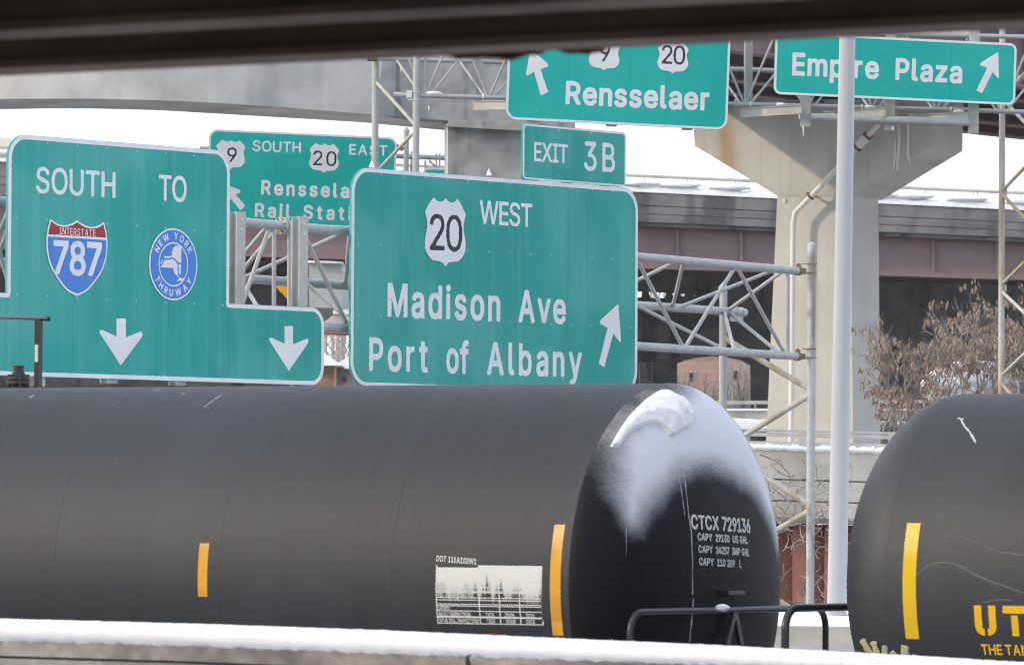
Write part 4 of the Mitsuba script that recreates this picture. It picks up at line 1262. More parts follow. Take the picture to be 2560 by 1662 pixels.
for (yb1, yf1) in ((843, 975), (1123, 985), (1128, 1262), (1405, 1275), (1412, 1550)):
    a_, b_ = zat(pB_, yb1), zat(pF, yf1)
    part(g1, 'post_brace', tube(a_, b_, 0.046, 12), 'rusty_tube', 40)
for c, rows in ((cT, (658, 680)), (cB, (870, 892))):
    e = c[1]
    cl = part(g1, 'clamp', bar(e, e + dv * 0.16, 0.09, 0.10), 'clamp_rust')
    part(cl, 'ring', tube(e - dv * 0.06, e + dv * 0.02, 0.072, 16), 'clamp_rust', 40)
    for y in rows:
        q = zat(pF, y + 2)
        part(cl, 'u_bolt', polytube([q + [-0.15, 0.0, 0.0], q + [-0.06, -0.075, 0], q + [0.075, -0.072, 0], q + [0.08, 0.03, 0]], 0.008, 6), 'clamp_rust')
    part(cl, 'pin', tube(e + ZV * 0.075 - [0.0, 0.06, 0], e + ZV * 0.075 + [0.0, 0.06, 0], 0.040, 12), 'clamp_rust', 40)
    part(cl, 'plate', bar(zat(pF, rows[0] - 2) + [-0.085, -0.02, 0], zat(pF, rows[1] + 6) + [-0.085, -0.02, 0], 0.05, 0.02), 'bolt_zinc')
e = cM[1]
for s_ in (-0.32, -0.16):
    part(g1, 'collar', tube(e + dv * s_, e + dv * (s_ + 0.06), 0.078, 16), 'alu_beam', 40)
part(g1, 'saddle', bar(e - dv * 0.5 - ZV * 0.10, e - dv * 0.1 - ZV * 0.10, 0.10, 0.06), 'alu_beam')

# --- gantry 2, facing the camera
g2 = thing('sign_gantry', 'pale tubular gantry truss with icicles carrying the two upper green signs', 'gantry')
gd2 = lambda px: 112.0
gd2b = lambda px: 112.8
dT = extend(*chordline(1150, 63, 2520, 92, gd2), 1000, 2700)
dB = extend(*chordline(1150, 242, 2520, 279, gd2), 990, 2700)
dM = extend(*chordline(1150, 153, 2520, 194, gd2b), 925, 2700)
for c in (dT, dB, dM):
    part(g2, 'chord', tube(c[0], c[1], 0.044, 16), 'alu_tube', 40)
for i in range(-1, 11):
    pb3 = 1063 + 160 * i
    if i >= 0:
        part(g2, 'brace', tube(online(*dB, pb3), online(*dT, pb3 + 78), 0.023, 8), 'alu_tube', 40)
        part(g2, 'brace', tube(online(*dB, pb3 + 12), online(*dM, pb3 + 82), 0.023, 8), 'alu_tube', 40)
    if pb3 + 160 < 2690:
        part(g2, 'brace', tube(online(*dT, pb3 + 82), online(*dB, pb3 + 158), 0.023, 8), 'alu_tube', 40)
        part(g2, 'brace', tube(online(*dM, max(pb3 + 86, 990)), online(*dB, pb3 + 150), 0.023, 8), 'alu_tube', 40)
    if i in (0, 5, 10):
        part(g2, 'strut', tube(online(*dB, pb3), online(*dT, pb3), 0.026, 10), 'alu_tube', 40)
ps = {}
for nm, px, ytop, D in (('back', 939, 148, 112.9), ('front', 1043, -40, 112.05), ('back', 2506, 60, 112.9), ('front', 2612, -20, 112.05)):
    p = at(px, ytop, D + (0.10 if nm == 'front' else 0.1))
    ps[px] = p
    if nm == 'front':
        p = p + np.array([0, -0.18, 0])
        ps[px] = p
    part(g2, 'post', tube([p[0], p[1], -0.2], p, 0.068 if px < 2000 else 0.060, 18), 'alu_tube' if px < 2000 else 'rusty_tube' if px == 2506 else 'alu_tube', 40)
for pa, pb4, off in ((939, 1043, 0), (2506, 2612, 37)):
    rows = [(204, 315), (435, 325), (440, 550)] if pa == 939 else [(243, 130), (247, 360), (478, 366), (484, 600), (712, 606), (728, 830), (940, 836), (958, 1080)]
    for (ya, yb5) in rows:
        part(g2, 'post_brace', tube(zat(ps[pa], ya), zat(ps[pb4], yb5), 0.036, 10), 'rusty_tube', 40)
    for y in ((204, 438) if pa == 939 else (245, 481, 720, 949)):
        q = zat(ps[pa], y)
        part(g2, 'gusset', bar(q + [0.05, -0.02, 0.07], q + [0.05, -0.02, -0.07], 0.10, 0.02, [1, 0, 0]), 'alu_beam')
e = dM[0]
part(g2, 'chord_cap', tube(e - [0.05, 0, 0], e + [0.14, 0, 0], 0.058, 14), 'clamp_rust', 40)
part(g2, 'chord_cap', tube(dB[0] - [0.05, 0, 0], dB[0] + [0.12, 0, 0], 0.056, 14), 'alu_beam', 40)
cl = part(g2, 'clamp', bar(online(*dB, 1016) + ZV * 0.02, online(*dB, 1030) + ZV * 0.02, 0.14, 0.16), 'bolt_zinc')
for y in (232, 250):
    q = zat(ps[1043], y)
    part(cl, 'u_bolt', polytube([q + [-0.16, 0.02, 0], q + [-0.075, -0.07, 0], q + [0.075, -0.07, 0], q + [0.08, 0.05, 0]], 0.009, 6), 'bolt_zinc')
for px in (1208, 1806, 1876, 1943, 2155, 2377):
    q = online(*dB, px)
    part(g2, 'u_bolt', tube(q - [0.012, 0, 0], q + [0.012, 0, 0], 0.062, 14), 'pipe_white', 40)
# splice flange of the bottom chord
q = online(*dB, 1841)
part(g2, 'splice_flange', tube(q - [0.035, 0, 0], q - [0.004, 0, 0], 0.10, 20), 'alu_beam', 40)
part(g2, 'splice_flange', tube(q + [0.004, 0, 0], q + [0.035, 0, 0], 0.10, 20), 'alu_beam', 40)
# sign hangers and lamp brackets
for px, y0, y1, D in ((1198, 100, 268, 112.35), (1872, 60, 264, 112.35)):
    part(g2, 'hanger', ibeam(at(px, y0, D), at(px, y1, D), 0.14, 0.10, [1, 0, 0.0]), 'alu_beam')
for px in (2016, 2226, 2436):
    part(g2, 'hanger', ibeam(at(px, 60, 111.55), at(px - 3, 245 + (px - 2016) * 0.042 + 72, 111.55), 0.10, 0.20, [0, 1, 0.0], 0.05), 'alu_beam')
for (x0, y0, x1, y1) in ((1184, 263, 1300, 262), (1851, 281, 2004, 274), (2058, 289, 2214, 281), (2275, 297, 2420, 292)):
    part(g2, 'lamp_bracket', ibeam(at(x0, y0 + 2, 111.9), at(x1, y1, 111.3), 0.175, 0.09, ZV, 0.014, 0.014), 'alu_beam')
part(g2, 'lamp_rail', tube(at(2028, 293, 111.35), at(2424, 307, 111.35), 0.072, 14), 'alu_tube', 40)
part(g2, 'lamp_rail', bar(at(2240, 82, 112.5), at(2424, 74, 112.5), 0.16, 0.06), 'cream_paint')
for px, y, l, where in ((2008, 315, 30, 'longest icicle, under the first hanger of the long low sign'), (1998, 287, 14, 'short icicle at the end of the first lamp bracket'), (2232, 318, 9, 'tiny icicle under the middle hanger of the long low sign'), (1072, 265, 17, 'icicle under the lower tube beside the left gantry post'), (1002, 170, 11, 'small icicle on the slanting brace of the left gantry end')):
    p = at(px, y, 111.3)
    k = thing('icicle', where, 'icicle', 'icicles on the upper gantry')
    put(k, polytube([p, p - ZV * l / FL * 111 * 0.5 + [0.004, 0, 0], p - ZV * l / FL * 111], [0.016, 0.011, 0.002], 6), 'pipe_white', True)
for i, (px, y, w, where) in enumerate(((1953, 262, 0.09, 'left lamp bracket, left of the light pole'), (2175, 268, 0.10, 'middle lamp bracket, right of the light pole'), (2396, 279, 0.10, 'right lamp bracket under the long low sign'), (1085, 233, 0.16, 'lower tube at the left end of the gantry'))):
    m = ball([0, 0, 0], 1, 3)
    m.vertices = m.vertices * (1 + 0.3 * (meshkit.noise(m.vertices * 2 + i) - 0.5)[:, None]) * [w, 0.05, 0.035] + at(px, y, 111.75)
    k = thing('snow_clump', 'small clump of snow on the ' + where, 'snow', 'snow clumps on the upper gantry')
    put(k, m, 'snow', True)

# --- gantry 3, far
g3 = thing('sign_gantry', 'distant gantry post and tube behind the smaller green sign, left of the column', 'gantry')
D3 = 166.0
p = at(1016, 326, D3)
part(g3, 'post', tube([p[0], p[1], 0], p, 0.078, 16), 'alu_tube', 40)
part(g3, 'post_cap', polytube([p - ZV * 0.06, p, p + ZV * 0.09], [0.10, 0.10, 0.03], 14), 'alu_beam', 40)
p2 = at(1030, 379, D3 + 0.6)
part(g3, 'post', tube([p2[0], p2[1], 0], p2, 0.06, 14), 'alu_tube', 40)
part(g3, 'chord', tube(at(500, 372, D3 + 0.3), at(1140, 396, D3 + 0.3), 0.075, 14), 'alu_tube', 40)
part(g3, 'chord', tube(at(500, 520, D3 + 0.3), at(1140, 545, D3 + 0.3), 0.075, 14), 'alu_tube', 40)
for px in (1091, 1099):
    part(g3, 'hanger', bar(at(px, 384, D3), at(px, 470, D3), 0.05, 0.07, [1, 0, 0]), 'alu_beam')
part(g3, 'brace', tube(at(1072, 402, D3 + 0.3), at(1090, 417, D3 + 0.3), 0.03, 8), 'alu_tube')
part(g3, 'brace', tube(at(1063, 402, D3 + 0.3), at(1063, 440, D3 + 0.3), 0.03, 8), 'alu_tube')
part(g3, 'clamp', bar(at(990, 365, D3), at(1008, 374, D3), 0.12, 0.14), 'clamp_rust')

# ------------------------------------------------------------------ green signs
def rr(x0, y0, x1, y1, r):
    return sbox(x0, y0, x1, y1).buffer(-r).buffer(r, 12)


US = [(-.295, 0), (-.22, -.045), (-.15, -.06), (-.07, -.045), (0, 0), (.07, -.045), (.15, -.06), (.22, -.045), (.295, 0), (.40, -.10), (.5, -.22), (.46, -.32), (.44, -.42), (.47, -.54), (.5, -.66), (.46, -.80), (.34, -.90), (.22, -.92), (.09, -.935), (0, -1), (-.09, -.935), (-.22, -.92), (-.34, -.90), (-.46, -.80), (-.5, -.66), (-.47, -.54), (-.44, -.42), (-.46, -.32), (-.5, -.22), (-.40, -.10)]
US_SHIELD = smooth_closed(US, {0, 4, 8, 10, 19, 28}, 5)
IS = [(-.44, 0), (-.34, -.055), (-.22, -.075), (-.10, -.05), (0, 0), (.10, -.05), (.22, -.075), (.34, -.055), (.44, 0), (.485, -.16), (.5, -.32), (.48, -.48), (.42, -.64), (.30, -.80), (.16, -.93), (0, -1), (-.16, -.93), (-.30, -.80), (-.42, -.64), (-.48, -.48), (-.5, -.32), (-.485, -.16)]
IS_SHIELD = smooth_closed(IS, {0, 4, 8, 15}, 6)


def sign(name, label, fr, outline, border, joints, green, group=None, posts=True, thick=0.035):
    key = thing(name, label, 'road sign', group)
    x0, y0, x1, y1 = outline.bounds
    cuts = [x0 - 1] + sorted(joints) + [x1 + 1]
    inner = outline.buffer(-border * 0.15)
    for a_, b_ in zip(cuts[:-1], cuts[1:]):
        pc_ = outline.intersection(sbox(a_ + 0.0013, y0 - 1, b_ - 0.0013, y1 + 1))
        if pc_.area > 1e-3:
            part(key, 'panel', fr.ext(pc_, -thick, 0.0), green)
    part(key, 'border', fr.ext(outline.buffer(-0.004).difference(outline.buffer(-border, 12)), 0.001, 0.004), 'sheeting')
    return key


def lettering(key, fr, txt, l, r, cap, k=1.0, fat=0.0, mat='sheeting', d=0.001, nm='lettering'):
    """l, r: px, py of the left and right ends of the baseline; cap: height in pixels at the left."""
    a_, b_ = fr.uv(*l), fr.uv(*r)
    top = fr.uv(l[0], l[1] - cap)
    h = np.linalg.norm(top - a_)
    w_ = b_[0] - a_[0]
    pl = word(txt, w_, h, k, fat)
    pl = affinity.rotate(pl, math.degrees(math.atan2(b_[1] - a_[1], w_)), origin=(0, 0))
    pl = affinity.translate(pl, *a_)
    return part(key, nm, fr.ext(pl, d, d + 0.003), mat)


def shape_px(fr, pts, r=0.0):
    pl = Polygon([fr.uv(*p) for p in pts]).buffer(0)
    if r:
        pl = pl.buffer(-r).buffer(2 * r, 6).buffer(-r)
    return pl


def us_shield(key, fr, top, bot, width_px, num, box_px, fat=0.004):
    """top and bot: px, py of the middle of the top edge and of the tip; box_px: numerals left, right, baseline, cap."""
    t_, b_ = fr.uv(*top), fr.uv(*bot)
    h = t_[1] - b_[1]
    w_ = fr.uv(top[0] + width_px / 2, top[1])[0] - fr.uv(top[0] - width_px / 2, top[1])[0]
    pl = affinity.translate(affinity.scale(US_SHIELD, w_, h, origin=(0, 0)), t_[0], t_[1])
    s_ = part(key, 'route_shield', fr.ext(pl, 0.008, 0.016), 'sheeting', label='white route shield with black numerals')
    x0, x1, yb6, cap = box_px
    lettering(s_, fr, num, (x0, yb6), (x1, yb6 + (x1 - x0) * 0.045), cap, 1.0, fat - 0.028, 'black_legend', 0.017, 'numeral')
    return s_


def bolts(key, fr, rows, step, mat='bolt_zinc', r=0.010):
    ms = []
    for (l, rgt) in rows:
        a_, b_ = fr.uv(*l), fr.uv(*rgt)
        n = max(2, int(np.linalg.norm(b_ - a_) / step))
        for t in np.linspace(0, 1, n):
            c = a_ * (1 - t) + b_ * t
            ms.append(trimesh.creation.cylinder(r, 0.008, sections=8, transform=np.vstack([np.c_[np.stack([fr.u, fr.v, fr.n], 1), fr.pt(c[0], c[1], 0.004)], [0, 0, 0, 1]])))
    part(key, 'bolt_heads', ms, mat, stuff=True)


# nearest left: SOUTH / TO
f1 = Frame(at(300, 650, 72.0), 51.5, 0.0)
U1 = lambda px, py: f1.uv(px, py)
xl, ytop_ = U1(20, 500)[0], U1(300, 356)[1]
xr = U1(573.5, 600)[0]
ylow = U1(400, 951)[1]
ycut = U1(690, 764)[1]
ycl = U1(10, 729)[1]
xrr = U1(810, 860)[0]
xll = xl - (xrr - xr)
R_ = 0.30
main = rr(xl, ylow + 0.3, xr, ytop_, R_).union(sbox(xl, ylow + 0.1, xr, ytop_ - 0.6))
band = rr(xll, ylow, xrr, ycut, 0.24)
outl = main.union(band)
s1 = sign('overhead_sign', 'large smudged green sign, shade put into its green, with two down arrows and a red and blue shield', f1, outl, 0.055, [U1(p, 700)[0] for p in (18, 183, 344, 421, 572, 665)], 'green_shaded')
lettering(s1, f1, 'SOUTH', (90, 481), (288, 494), 63, 1.0, -0.012)
lettering(s1, f1, 'TO', (397, 500), (466, 504.5), 62, 1.0, -0.012)
shp = [((291, 796), (314, 796), (314, 843.5), (347, 830), (352.5, 829), (356, 834), (354, 842), (301.4, 913), (249.5, 833), (248.5, 827), (252.5, 824), (258, 826), (291, 841.5)),
       ((711, 815), (732, 815), (732, 861), (764, 847.5), (768.5, 847), (770.5, 852), (769, 858), (721.5, 927), (673, 851), (672, 846), (675.5, 843.5), (680, 845), (711, 859))]
for p in shp:
    part(s1, 'arrow', f1.ext(shape_px(f1, p), 0.001, 0.004), 'sheeting')
# interstate shield
tc, bc = U1(190.9, 551), U1(188.5, 740)
w_ = U1(265, 615)[0] - U1(112.7, 608)[0]
h_ = tc[1] - bc[1]
shd = affinity.translate(affinity.scale(IS_SHIELD, w_, h_, origin=(0, 0)), *tc)
si = part(s1, 'interstate_shield', f1.ext(shd, 0.008, 0.016), 'sheeting', label='red and blue interstate shield')
ysp = U1(190, 593)[1]
inn_ = shd.buffer(-0.022)
part(si, 'red_field', f1.ext(inn_.intersection(sbox(-9, ysp + 0.014, 9, 9)), 0.017, 0.019), 'shield_red')
part(si, 'blue_field', f1.ext(inn_.intersection(sbox(-9, -9, 9, ysp - 0.014)), 0.017, 0.019), 'shield_blue')
lettering(si, f1, 'INTERSTATE', (146, 585.5), (235, 592), 17, 0.85, -0.035, d=0.020)
lettering(si, f1, '787', (130, 683), (251, 688.5), 80, 1.0, 0.005, d=0.020, nm='numeral')
# thruway disc
cc_ = U1(431, 661)
rx, ry = U1(489, 665)[0] - U1(373, 657)[0], U1(431, 567.5)[1] - U1(431, 754)[1]
RD = (rx + ry) / 4
disc = Point(*cc_).buffer(RD, 40)
sd_ = part(s1, 'round_emblem', f1.ext(disc, 0.008, 0.016), 'sheeting', label='round blue and white emblem with a state outline')
part(sd_, 'blue_ring', f1.ext(Point(*cc_).buffer(RD * 0.955, 40).difference(Point(*cc_).buffer(RD * 0.615, 40)), 0.017, 0.019), 'shield_blue')
NYS = [(1690, 722), (1708, 690), (1735, 655), (1742, 622), (1790, 632), (1845, 620), (1862, 592), (1845, 575), (1868, 548), (1862, 535), (1878, 500), (1905, 482), (1990, 475), (1985, 640), (1985, 742), (1978, 790), (1976, 895), (1955, 885), (1945, 905), (1965, 935), (2015, 940), (2040, 925), (2030, 955), (2000, 972), (1960, 975), (1912, 988), (1955, 940), (1925, 905), (1890, 870), (1875, 835), (1875, 795), (1692, 782)]
npx = [(100 + x / 5.667, 530 + y / 5.667) for x, y in NYS]
state = shape_px(f1, npx)
rivers = []
for ch in ([(1690, 760), (1715, 735), (1740, 680), (1745, 655)], [(1735, 670), (1800, 665), (1870, 655), (1900, 680), (1935, 720), (1985, 738)], [(1938, 720), (1942, 800), (1945, 900)]):
    rivers.append(LineString([U1(100 + x / 5.667, 530 + y / 5.667) for x, y in ch]).buffer(0.010))
state = state.difference(unary_union(rivers))
core = Point(*cc_).buffer(RD * 0.575, 40)
part(sd_, 'blue_core', f1.ext(core.difference(state), 0.017, 0.019), 'shield_blue')
for txt, a0_, a1_, up_ in (('NEW YORK', 158, 24, True), ('THRUWAY', 205, 335, False)):
    gl = [(c, None if c == ' ' else glyph(c, 0.0)) for c in txt]
    wd = [0.55 if g is None else g[1] + 0.12 for c, g in gl]
    tot, x = sum(wd), 0
    rad0 = RD * (0.70 if up_ else 0.88)
    for (c, g), wi in zip(gl, wd):
        am = math.radians(a0_ + (a1_ - a0_) * (x + wi / 2) / tot)
        x += wi
        if g is None:
            continue
        ch = RD * 0.185
        pl = affinity.translate(affinity.scale(g[0], ch * 0.92, ch, origin=(0, 0)), -g[1] * ch * 0.46, 0)
        pl = affinity.rotate(pl, math.degrees(am) - 90 if up_ else math.degrees(am) + 90, origin=(0, 0))
        pl = affinity.translate(pl, cc_[0] + rad0 * math.cos(am), cc_[1] + rad0 * math.sin(am))
        part(sd_, 'lettering', f1.ext(pl, 0.020, 0.022), 'sheeting')
bolts(s1, f1, [((42, 352), (556, 396)), ((42, 544), (556, 580)), ((40, 736), (556, 763)), ((40, 933), (800, 955)), ((600, 764), (750, 772))], 0.42)
for px, y0, y1 in ((595, 530, 800), (752, 542, 800), (95, 880, 965), (276, 880, 958), (447, 880, 963)):
    q_ = f1.pt(U1(px + 17, y1 - 30)[0], 0, -0.14)
    part(s1, 'mounting_post', ibeam(zat(q_, y0), zat(q_, y1), 0.14, 0.17, f1.n, 0.03), 'alu_beam')
    D = q_[1]
    if px > 500:
        for yy in (19, 45):
            part(s1, 'post_bolt', ball(zat(q_, y0 + yy) + f1.n * 0.07, 0.022), 'bolt_zinc', True)

# nearest right: WEST
f2 = Frame(at(1235, 690, 81.0), 51.5, 0.0)
U2 = lambda px, py: f2.uv(px, py)
x0, x1 = U2(877.5, 700)[0], U2(1594, 700)[0]
yt, yb7 = U2(1235, 444)[1], U2(1235, 976)[1]
s2 = sign('overhead_sign', 'big green sign directly above the tank car with a white shield and a slanting arrow', f2, rr(x0, yb7, x1, yt, 0.34), 0.058, [U2(p, 700)[0] for p in (1016, 1154, 1289, 1420, 1468)], 'green_shaded')
us_shield(s2, f2, (1112, 495.5), (1112.5, 667), 102, '20', (1072.5, 1153, 624.5, 89))
lettering(s2, f2, 'WEST', (1199, 558), (1330, 567.5), 57, 1.0, -0.012)
lettering(s2, f2, 'Madison', (968.4, 788.5), (1250, 800), 79, 0.92, 0.006)
lettering(s2, f2, 'Ave', (1295.5, 801.5), (1414, 807), 75, 0.92, 0.006)
lettering(s2, f2, 'Port', (922.6, 923.5), (1068.6, 927.5), 78, 0.92, 0.006)
lettering(s2, f2, 'of', (1115.5, 929.5), (1171.5, 931), 76, 0.92, 0.006)
lettering(s2, f2, 'Albany', (1217, 933), (1454, 939), 76, 0.92, 0.006)
part(s2, 'arrow', f2.ext(shape_px(f2, [(1545.5, 761.5), (1541, 763), (1500.5, 801), (1498.5, 806.5), (1503, 810.5), (1518.6, 819.6), (1496.7, 908.5), (1510, 918), (1532.6, 833), (1547, 853), (1550.5, 854.6), (1552, 850)]), 0.001, 0.004), 'sheeting')
bolts(s2, f2, [((898, 434), (1580, 482)), ((896, 610), (1580, 650)), ((896, 788), (1578, 819))], 0.42)
for px in (930, 1235, 1540):
    q_ = f2.pt(U2(px, 700)[0], 0, -0.14)
    part(s2, 'mounting_post', ibeam(zat(q_, 470), zat(q_, 950), 0.14, 0.17, f2.n, 0.03), 'alu_beam')

# exit panel above it
f3 = Frame(at(1435, 378, 83.2), 51.5, 0.0)
U3 = lambda px, py: f3.uv(px, py)
x0, x1 = U3(1307, 380)[0], U3(1564.5, 390)[0]
yt, yb7 = U3(1435, 320)[1], U3(1435, 458)[1]
s3 = sign('exit_panel', 'small green exit panel standing on top of the big green sign', f3, rr(x0, yb7, x1, yt, 0.07), 0.030, [], 'green_shaded')
lettering(s3, f3, 'EXIT', (1335, 402), (1419, 408.5), 46, 1.0, -0.012)
lettering(s3, f3, '3B', (1460, 424.5), (1537, 430), 70, 1.0, -0.012)
bolts(s3, f3, [((1314, 320), (1558, 340)), ((1314, 434), (1556, 452))], 0.5)
for px in (1345, 1430, 1525):
    q_ = f3.pt(U3(px, 400)[0], 0, -0.10)
    part(s3, 'mounting_post', ibeam(zat(q_, 330), zat(q_, 520), 0.10, 0.10, f3.n, 0.03), 'alu_beam')
for px, y in ((1378, 446),):
    pass

# upper middle
f4 = Frame(at(1545, 210, 111.2), 8, 0.034)
U4 = lambda px, py: f4.uv(px, py)
x0, x1 = U4(1267, 200)[0], U4(1822, 220)[0]
yt, yb7 = U4(1545, -5)[1], U4(1545, 312.5)[1]
s4 = sign('overhead_sign', 'bright green sign half hidden by the rusty girder with an arrow and two white shields', f4, rr(x0, yb7, x1, yt, 0.21), 0.048, [U4(p, 200)[0] for p in (1420, 1573, 1667)], 'green_sunlit')
lettering(s4, f4, 'Rensselaer', (1413.5, 258.5), (1772.7, 274.5), 53.5, 0.88, 0.016)
us_shield(s4, f4, (1512, 100), (1511, 177), 77, '9', (1499, 1524, 153.5, 46))
us_shield(s4, f4, (1684, 106), (1683, 185), 77, '20', (1653.5, 1712, 159.5, 46))
part(s4, 'arrow', f4.ext(shape_px(f4, [(1325.5, 127), (1331, 125), (1338, 132), (1369, 160), (1371, 165), (1367, 168), (1351, 173.5), (1370, 231), (1352, 239), (1335, 180), (1320, 189), (1315.5, 189), (1315, 184)]), 0.001, 0.004), 'sheeting')
bolts(s4, f4, [((1285, 276), (1800, 297)), ((1280, 130), (1800, 160))], 0.37, r=0.008)
for px, y in ((1335, 305), (1532, 313), (1722, 322)):
    q_ = f4.pt(U4(px, 200)[0], 0, -0.12)
    part(s4, 'mounting_post', ibeam(zat(q_, 100), zat(q_, y + 4), 0.10, 0.20, f4.n, 0.05), 'alu_beam')

# upper right
f5 = Frame(at(2240, 170, 110.9), 8, 0.030)
U5 = lambda px, py: f5.uv(px, py)
x0, x1 = U5(1936, 170)[0], U5(2540, 190)[0]
yt, yb7 = U5(2240, 94.5)[1], U5(2240, 250)[1]
s5 = sign('overhead_sign', 'long low bright green sign with a slanting arrow behind the light pole, upper right', f5, rr(x0, yb7, x1, yt, 0.14), 0.046, [U5(p, 200)[0] for p in (2377,)], 'green_sunlit')
lettering(s5, f5, 'Empire', (1979.6, 186.5), (2197, 196), 52.5, 0.88, 0.016)
lettering(s5, f5, 'Plaza', (2238, 198.5), (2405, 206.5), 51, 0.88, 0.016)
part(s5, 'arrow', f5.ext(shape_px(f5, [(2495.5, 132), (2492, 132.5), (2452, 157.5), (2449.5, 162), (2452, 164), (2468.5, 170.5), (2441, 226), (2455, 234.5), (2481.5, 181), (2494, 195.5), (2496.5, 196), (2497.5, 193)]), 0.001, 0.004), 'sheeting')
bolts(s5, f5, [((1955, 112), (2522, 138)), ((1952, 206), (2520, 231))], 0.36, r=0.008)

# far left
f6 = Frame(at(750, 450, 165.2), 8, 0.030)
U6 = lambda px, py: f6.uv(px, py)
x0, x1 = U6(518.5, 450)[0], U6(989, 450)[0]
yt, yb7 = U6(750, 333)[1], U6(750, 564)[1]
s6 = sign('overhead_sign', 'smaller distant green sign between the two nearest signs with two white shields', f6, rr(x0, yb7, x1, yt, 0.25), 0.055, [U6(690, 450)[0], U6(830, 450)[0]], 'green_sunlit')
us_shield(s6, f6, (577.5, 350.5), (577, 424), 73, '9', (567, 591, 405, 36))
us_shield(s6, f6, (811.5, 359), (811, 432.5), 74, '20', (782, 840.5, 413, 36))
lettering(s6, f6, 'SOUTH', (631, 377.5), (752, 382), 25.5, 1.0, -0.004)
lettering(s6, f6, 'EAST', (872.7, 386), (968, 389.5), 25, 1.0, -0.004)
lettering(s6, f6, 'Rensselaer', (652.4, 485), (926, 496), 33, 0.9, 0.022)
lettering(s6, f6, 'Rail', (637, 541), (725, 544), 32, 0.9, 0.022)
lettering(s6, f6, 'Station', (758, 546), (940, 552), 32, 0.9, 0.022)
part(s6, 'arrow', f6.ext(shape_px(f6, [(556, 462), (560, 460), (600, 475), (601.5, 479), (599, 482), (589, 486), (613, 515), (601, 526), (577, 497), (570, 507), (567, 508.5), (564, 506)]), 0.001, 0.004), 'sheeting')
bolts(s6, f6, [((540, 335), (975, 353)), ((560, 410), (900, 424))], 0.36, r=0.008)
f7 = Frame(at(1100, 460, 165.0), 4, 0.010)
s7 = sign('overhead_sign', 'top corner of a small green sign showing above the big sign beside the column', f7, rr(*f7.uv(1056, 560), *f7.uv(1180, 421), 0.12), 0.055, [], 'green_sunlit')

# yellow warning diamond behind the gantry
f8 = Frame(at(732, 717, 96.0), 10, 0.0)
k = thing('warning_sign', 'yellow diamond warning sign partly hidden behind the gantry tubes', 'road sign')
c8 = f8.uv(732, 717)
dm = Polygon([(c8[0] - 0.29, c8[1]), (c8[0], c8[1] + 0.29), (c8[0] + 0.29, c8[1]), (c8[0], c8[1] - 0.29)]).buffer(-0.03).buffer(0.03, 8)
part(k, 'panel', f8.ext(dm, -0.01, 0.0), 'sign_yellow')
part(k, 'back_plate', f8.ext(dm.buffer(0.004), -0.016, -0.011), 'black_legend')
q = f8.pt(c8[0], c8[1] - 0.2, -0.05)
part(k, 'post', bar([q[0], q[1], -0.1], q + ZV * 0.3, 0.05, 0.05, [1, 0, 0]), 'galvanized')

# small snow tufts on the edges of the big signs
for i, (px, y, D, where) in enumerate(((1222, 437, 80.4, 'at its middle'), (929, 417, 77.8, 'near its left corner'))):
    p = at(px, y + 2, D)
    k = thing('snow_tuft', 'small pointed tuft of snow on top of the big green sign ' + where, 'snow', 'snow tufts on the big sign')
    m = trimesh.creation.cone(0.045, 0.13, sections=7)
    m.vertices = m.vertices * [1, 0.6, 0.8] + p
    put(k, m, 'snow')

# cream box trailer on the far viaduct, left edge
k = thing('box_trailer', 'cream box trailer standing on the far viaduct at the left edge', 'truck')
q0 = [at(-160, 338, 181.5), at(24, 344, 181.5), at(24, 380, 181.5), at(-160, 376, 181.5)]
part(k, 'body', hexa(q0, [x + BK * 2.4 for x in q0]), 'cream_paint')
q0 = [at(-160, 378, 181.45), at(24, 382, 181.45), at(24, 388, 181.45), at(-160, 384, 181.45)]
part(k, 'side_rail', hexa(q0, [x + BK * 2.5 for x in q0]), 'rail_steel')
for px in (-140, -120):
    c = at(px, 398, 181.6)
    part(k, 'wheel', tube(c, c + BK * 0.3, 0.14, 16), 'valve_iron')

# ------------------------------------------------------------------ shrub tree with brown seed clusters, right
tr = thing('shrub_tree', 'bushy bare tree with drooping brown dead leaves at the right, before the dark underpass', 'tree')
brs, tips = [], []


def grow(p, d, L, r, lvl):
    n = 5
    pts, rad = [p], [r]
    dd_ = np.array(d, float)
    for i in range(n):
        dd_ = unit(dd_ + nrng.normal(0, 0.16, 3) + [0, 0, 0.05 if lvl < 2 else -0.02])
        pts.append(pts[-1] + dd_ * L / n)
        rad.append(r * (1 - 0.62 * (i + 1) / n))
    brs.append(polytube(pts, rad, 5 if lvl < 2 else 3, False))
    if lvl >= 3:
        tips.append((pts[-1], dd_))
        return
    for j in range((5, 6, 5)[lvl]):
        t = nrng.uniform(0.30, 1.0)
        k_ = min(int(t * n), n - 1)
        b = pts[k_] + (pts[k_ + 1] - pts[k_]) * (t * n - k_)
        side = unit(dd_ * 0.9 + nrng.normal(0, 0.55, 3) * [1, 0.8, 0.7] + [0, 0, 0.15])
        grow(b, side, L * nrng.uniform(0.45, 0.68), r * 0.50, lvl + 1)


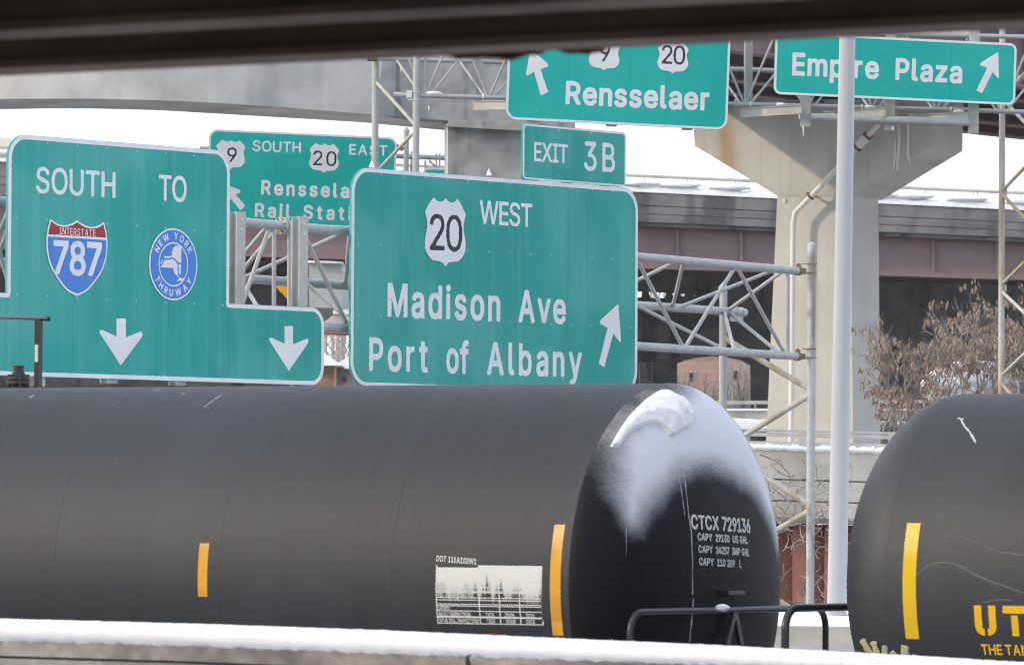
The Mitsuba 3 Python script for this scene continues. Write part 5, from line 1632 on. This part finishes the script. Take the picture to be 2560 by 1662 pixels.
random.seed(3)
for (px, ptop, D, lean) in ((2205, 890, 123, -0.10), (2240, 860, 124, -0.08), (2290, 840, 123, 0.02), (2335, 815, 124, 0.0), (2390, 740, 125, 0.05), (2440, 760, 124, 0.0), (2490, 800, 123, 0.05), (2540, 780, 124, 0.02), (2600, 730, 125, 0.0), (2640, 780, 124, 0.0), (2370, 830, 122, 0.0), (2470, 860, 122, 0.1)):
    base = at(px, 1130, D)
    top = at(px + lean * 300, ptop, D)
    Hh = top[2] - base[2]
    grow(base, [lean, nrng.uniform(-0.15, 0.15), 1.0], Hh * 0.70, 0.032, 0)
part(tr, 'branches', brs, 'twig', True)
LV, LF = [], []
for (p, d) in tips:
    if nrng.rand() < 0.60:
        continue
    for c in range(1):
        o = p + nrng.normal(0, 0.04, 3) - d * nrng.uniform(0, 0.15)
        for q in range(nrng.randint(8, 20)):
            a_ = nrng.uniform(0, 2 * math.pi)
            s0 = o + np.array([math.cos(a_), math.sin(a_), 0]) * nrng.uniform(0, 0.105) + [0, 0, nrng.uniform(-0.07, 0.06)]
            ln_ = nrng.uniform(0.04, 0.15)
            tip = s0 + np.array([math.cos(a_) * 0.35, math.sin(a_) * 0.35, -1.0]) * ln_
            sd2 = np.array([-math.sin(a_), math.cos(a_), nrng.uniform(-0.3, 0.3)]) * nrng.uniform(0.012, 0.024)
            i0 = len(LV)
            LV += [s0, (s0 + tip) / 2 + sd2, tip, (s0 + tip) / 2 - sd2]
            LF += [[i0, i0 + 1, i0 + 2], [i0, i0 + 2, i0 + 3]]
part(tr, 'crown', trimesh.Trimesh(np.array(LV), np.array(LF), process=False), 'dead_leaf', stuff=True)

# ------------------------------------------------------------------ tangle of bare vines in front of the ramp
vn = []
for i in range(95):
    px, py = rng.uniform(1935, 2135), rng.uniform(1190, 1530)
    if i < 14:
        px, py = rng.uniform(1925, 2040), rng.uniform(1130, 1300)
    D = rng.uniform(97.5, 99.0)
    a_ = rng.uniform(0, 2 * math.pi)
    pts = []
    x, y = px, py
    cv = rng.uniform(-0.5, 0.5)
    st2 = rng.uniform(7, 16)
    for j in range(9):
        pts.append(at(x, y, D + 0.3 * math.sin(j * 0.7 + i)))
        a_ += cv + rng.uniform(-0.25, 0.25)
        x += math.cos(a_) * st2
        y += math.sin(a_) * st2
    vn.append(polytube(pts, np.linspace(rng.uniform(0.006, 0.013), 0.004, 9), 5, False))
for pts in ([(1930, 1340), (1948, 1315), (1962, 1278), (1985, 1240), (2013, 1212)], [(1917, 1185), (1925, 1230), (1932, 1210)], [(1900, 1135), (1940, 1152), (1970, 1180), (1978, 1202), (2015, 1195)], [(1960, 1250), (1975, 1205), (1985, 1185)], [(1945, 1322), (1990, 1310), (2050, 1320)], [(2005, 1510), (2030, 1470), (2065, 1430), (2080, 1390)]):
    vn.append(polytube([at(*p, 98.2) for p in pts], np.linspace(0.016, 0.007, len(pts)), 5, False))
k = thing('bare_vines', 'tangle of bare leafless vines climbing over the ramp wall between the tank cars', 'vine')
put(k, vn, 'vine_twig', True)
labels[k]['kind'] = 'stuff'
# bushes seen through the arch and behind the guard rail
for i, (x0, x1, y0, y1, D, n) in enumerate(((1640, 1880, 915, 1040, 220, 160), (1880, 2150, 960, 1060, 158, 0), (2150, 2420, 1000, 1100, 149, 120))):
    tw = []
    for j in range(n):
        px = rng.uniform(x0, x1)
        b = at(px, y1 + 40, D + rng.uniform(-1, 1))
        t_ = at(px + rng.uniform(-25, 25), rng.uniform(y0, y1), D + rng.uniform(-1, 1))
        md = (b + t_) / 2 + [rng.uniform(-.2, .2), 0, 0]
        tw.append(polytube([b, md, t_], [0.03, 0.02, 0.008], 4, False))
        for s_ in range(3):
            c = md + (t_ - md) * rng.random()
            tw.append(polytube([c, c + [rng.uniform(-.5, .5), rng.uniform(-.3, .3), rng.uniform(.1, .6)]], [0.012, 0.005], 3, False))
    if tw:
        k = thing('bare_bush', ('bare bushes in front of the pink brick building seen through the arch', '', 'bare brush low behind the right end of the ramp railing')[i], 'bush')
        put(k, tw, 'twig')
        labels[k]['kind'] = 'stuff'

# ------------------------------------------------------------------ thin winter haze
scene['air'] = {'type': 'homogeneous', 'albedo': 0.95, 'sigma_t': 0.00009}
scene['haze'] = {'type': 'cube', 'to_world': T().translate([0, 700, 60]).scale([900, 1000, 62]), 'bsdf': {'type': 'null'}, 'interior': {'type': 'ref', 'id': 'air'}}
labels['haze'] = {'label': 'thin pale winter haze in the air', 'kind': 'stuff'}
scene['camera']['medium'] = {'type': 'ref', 'id': 'air'}
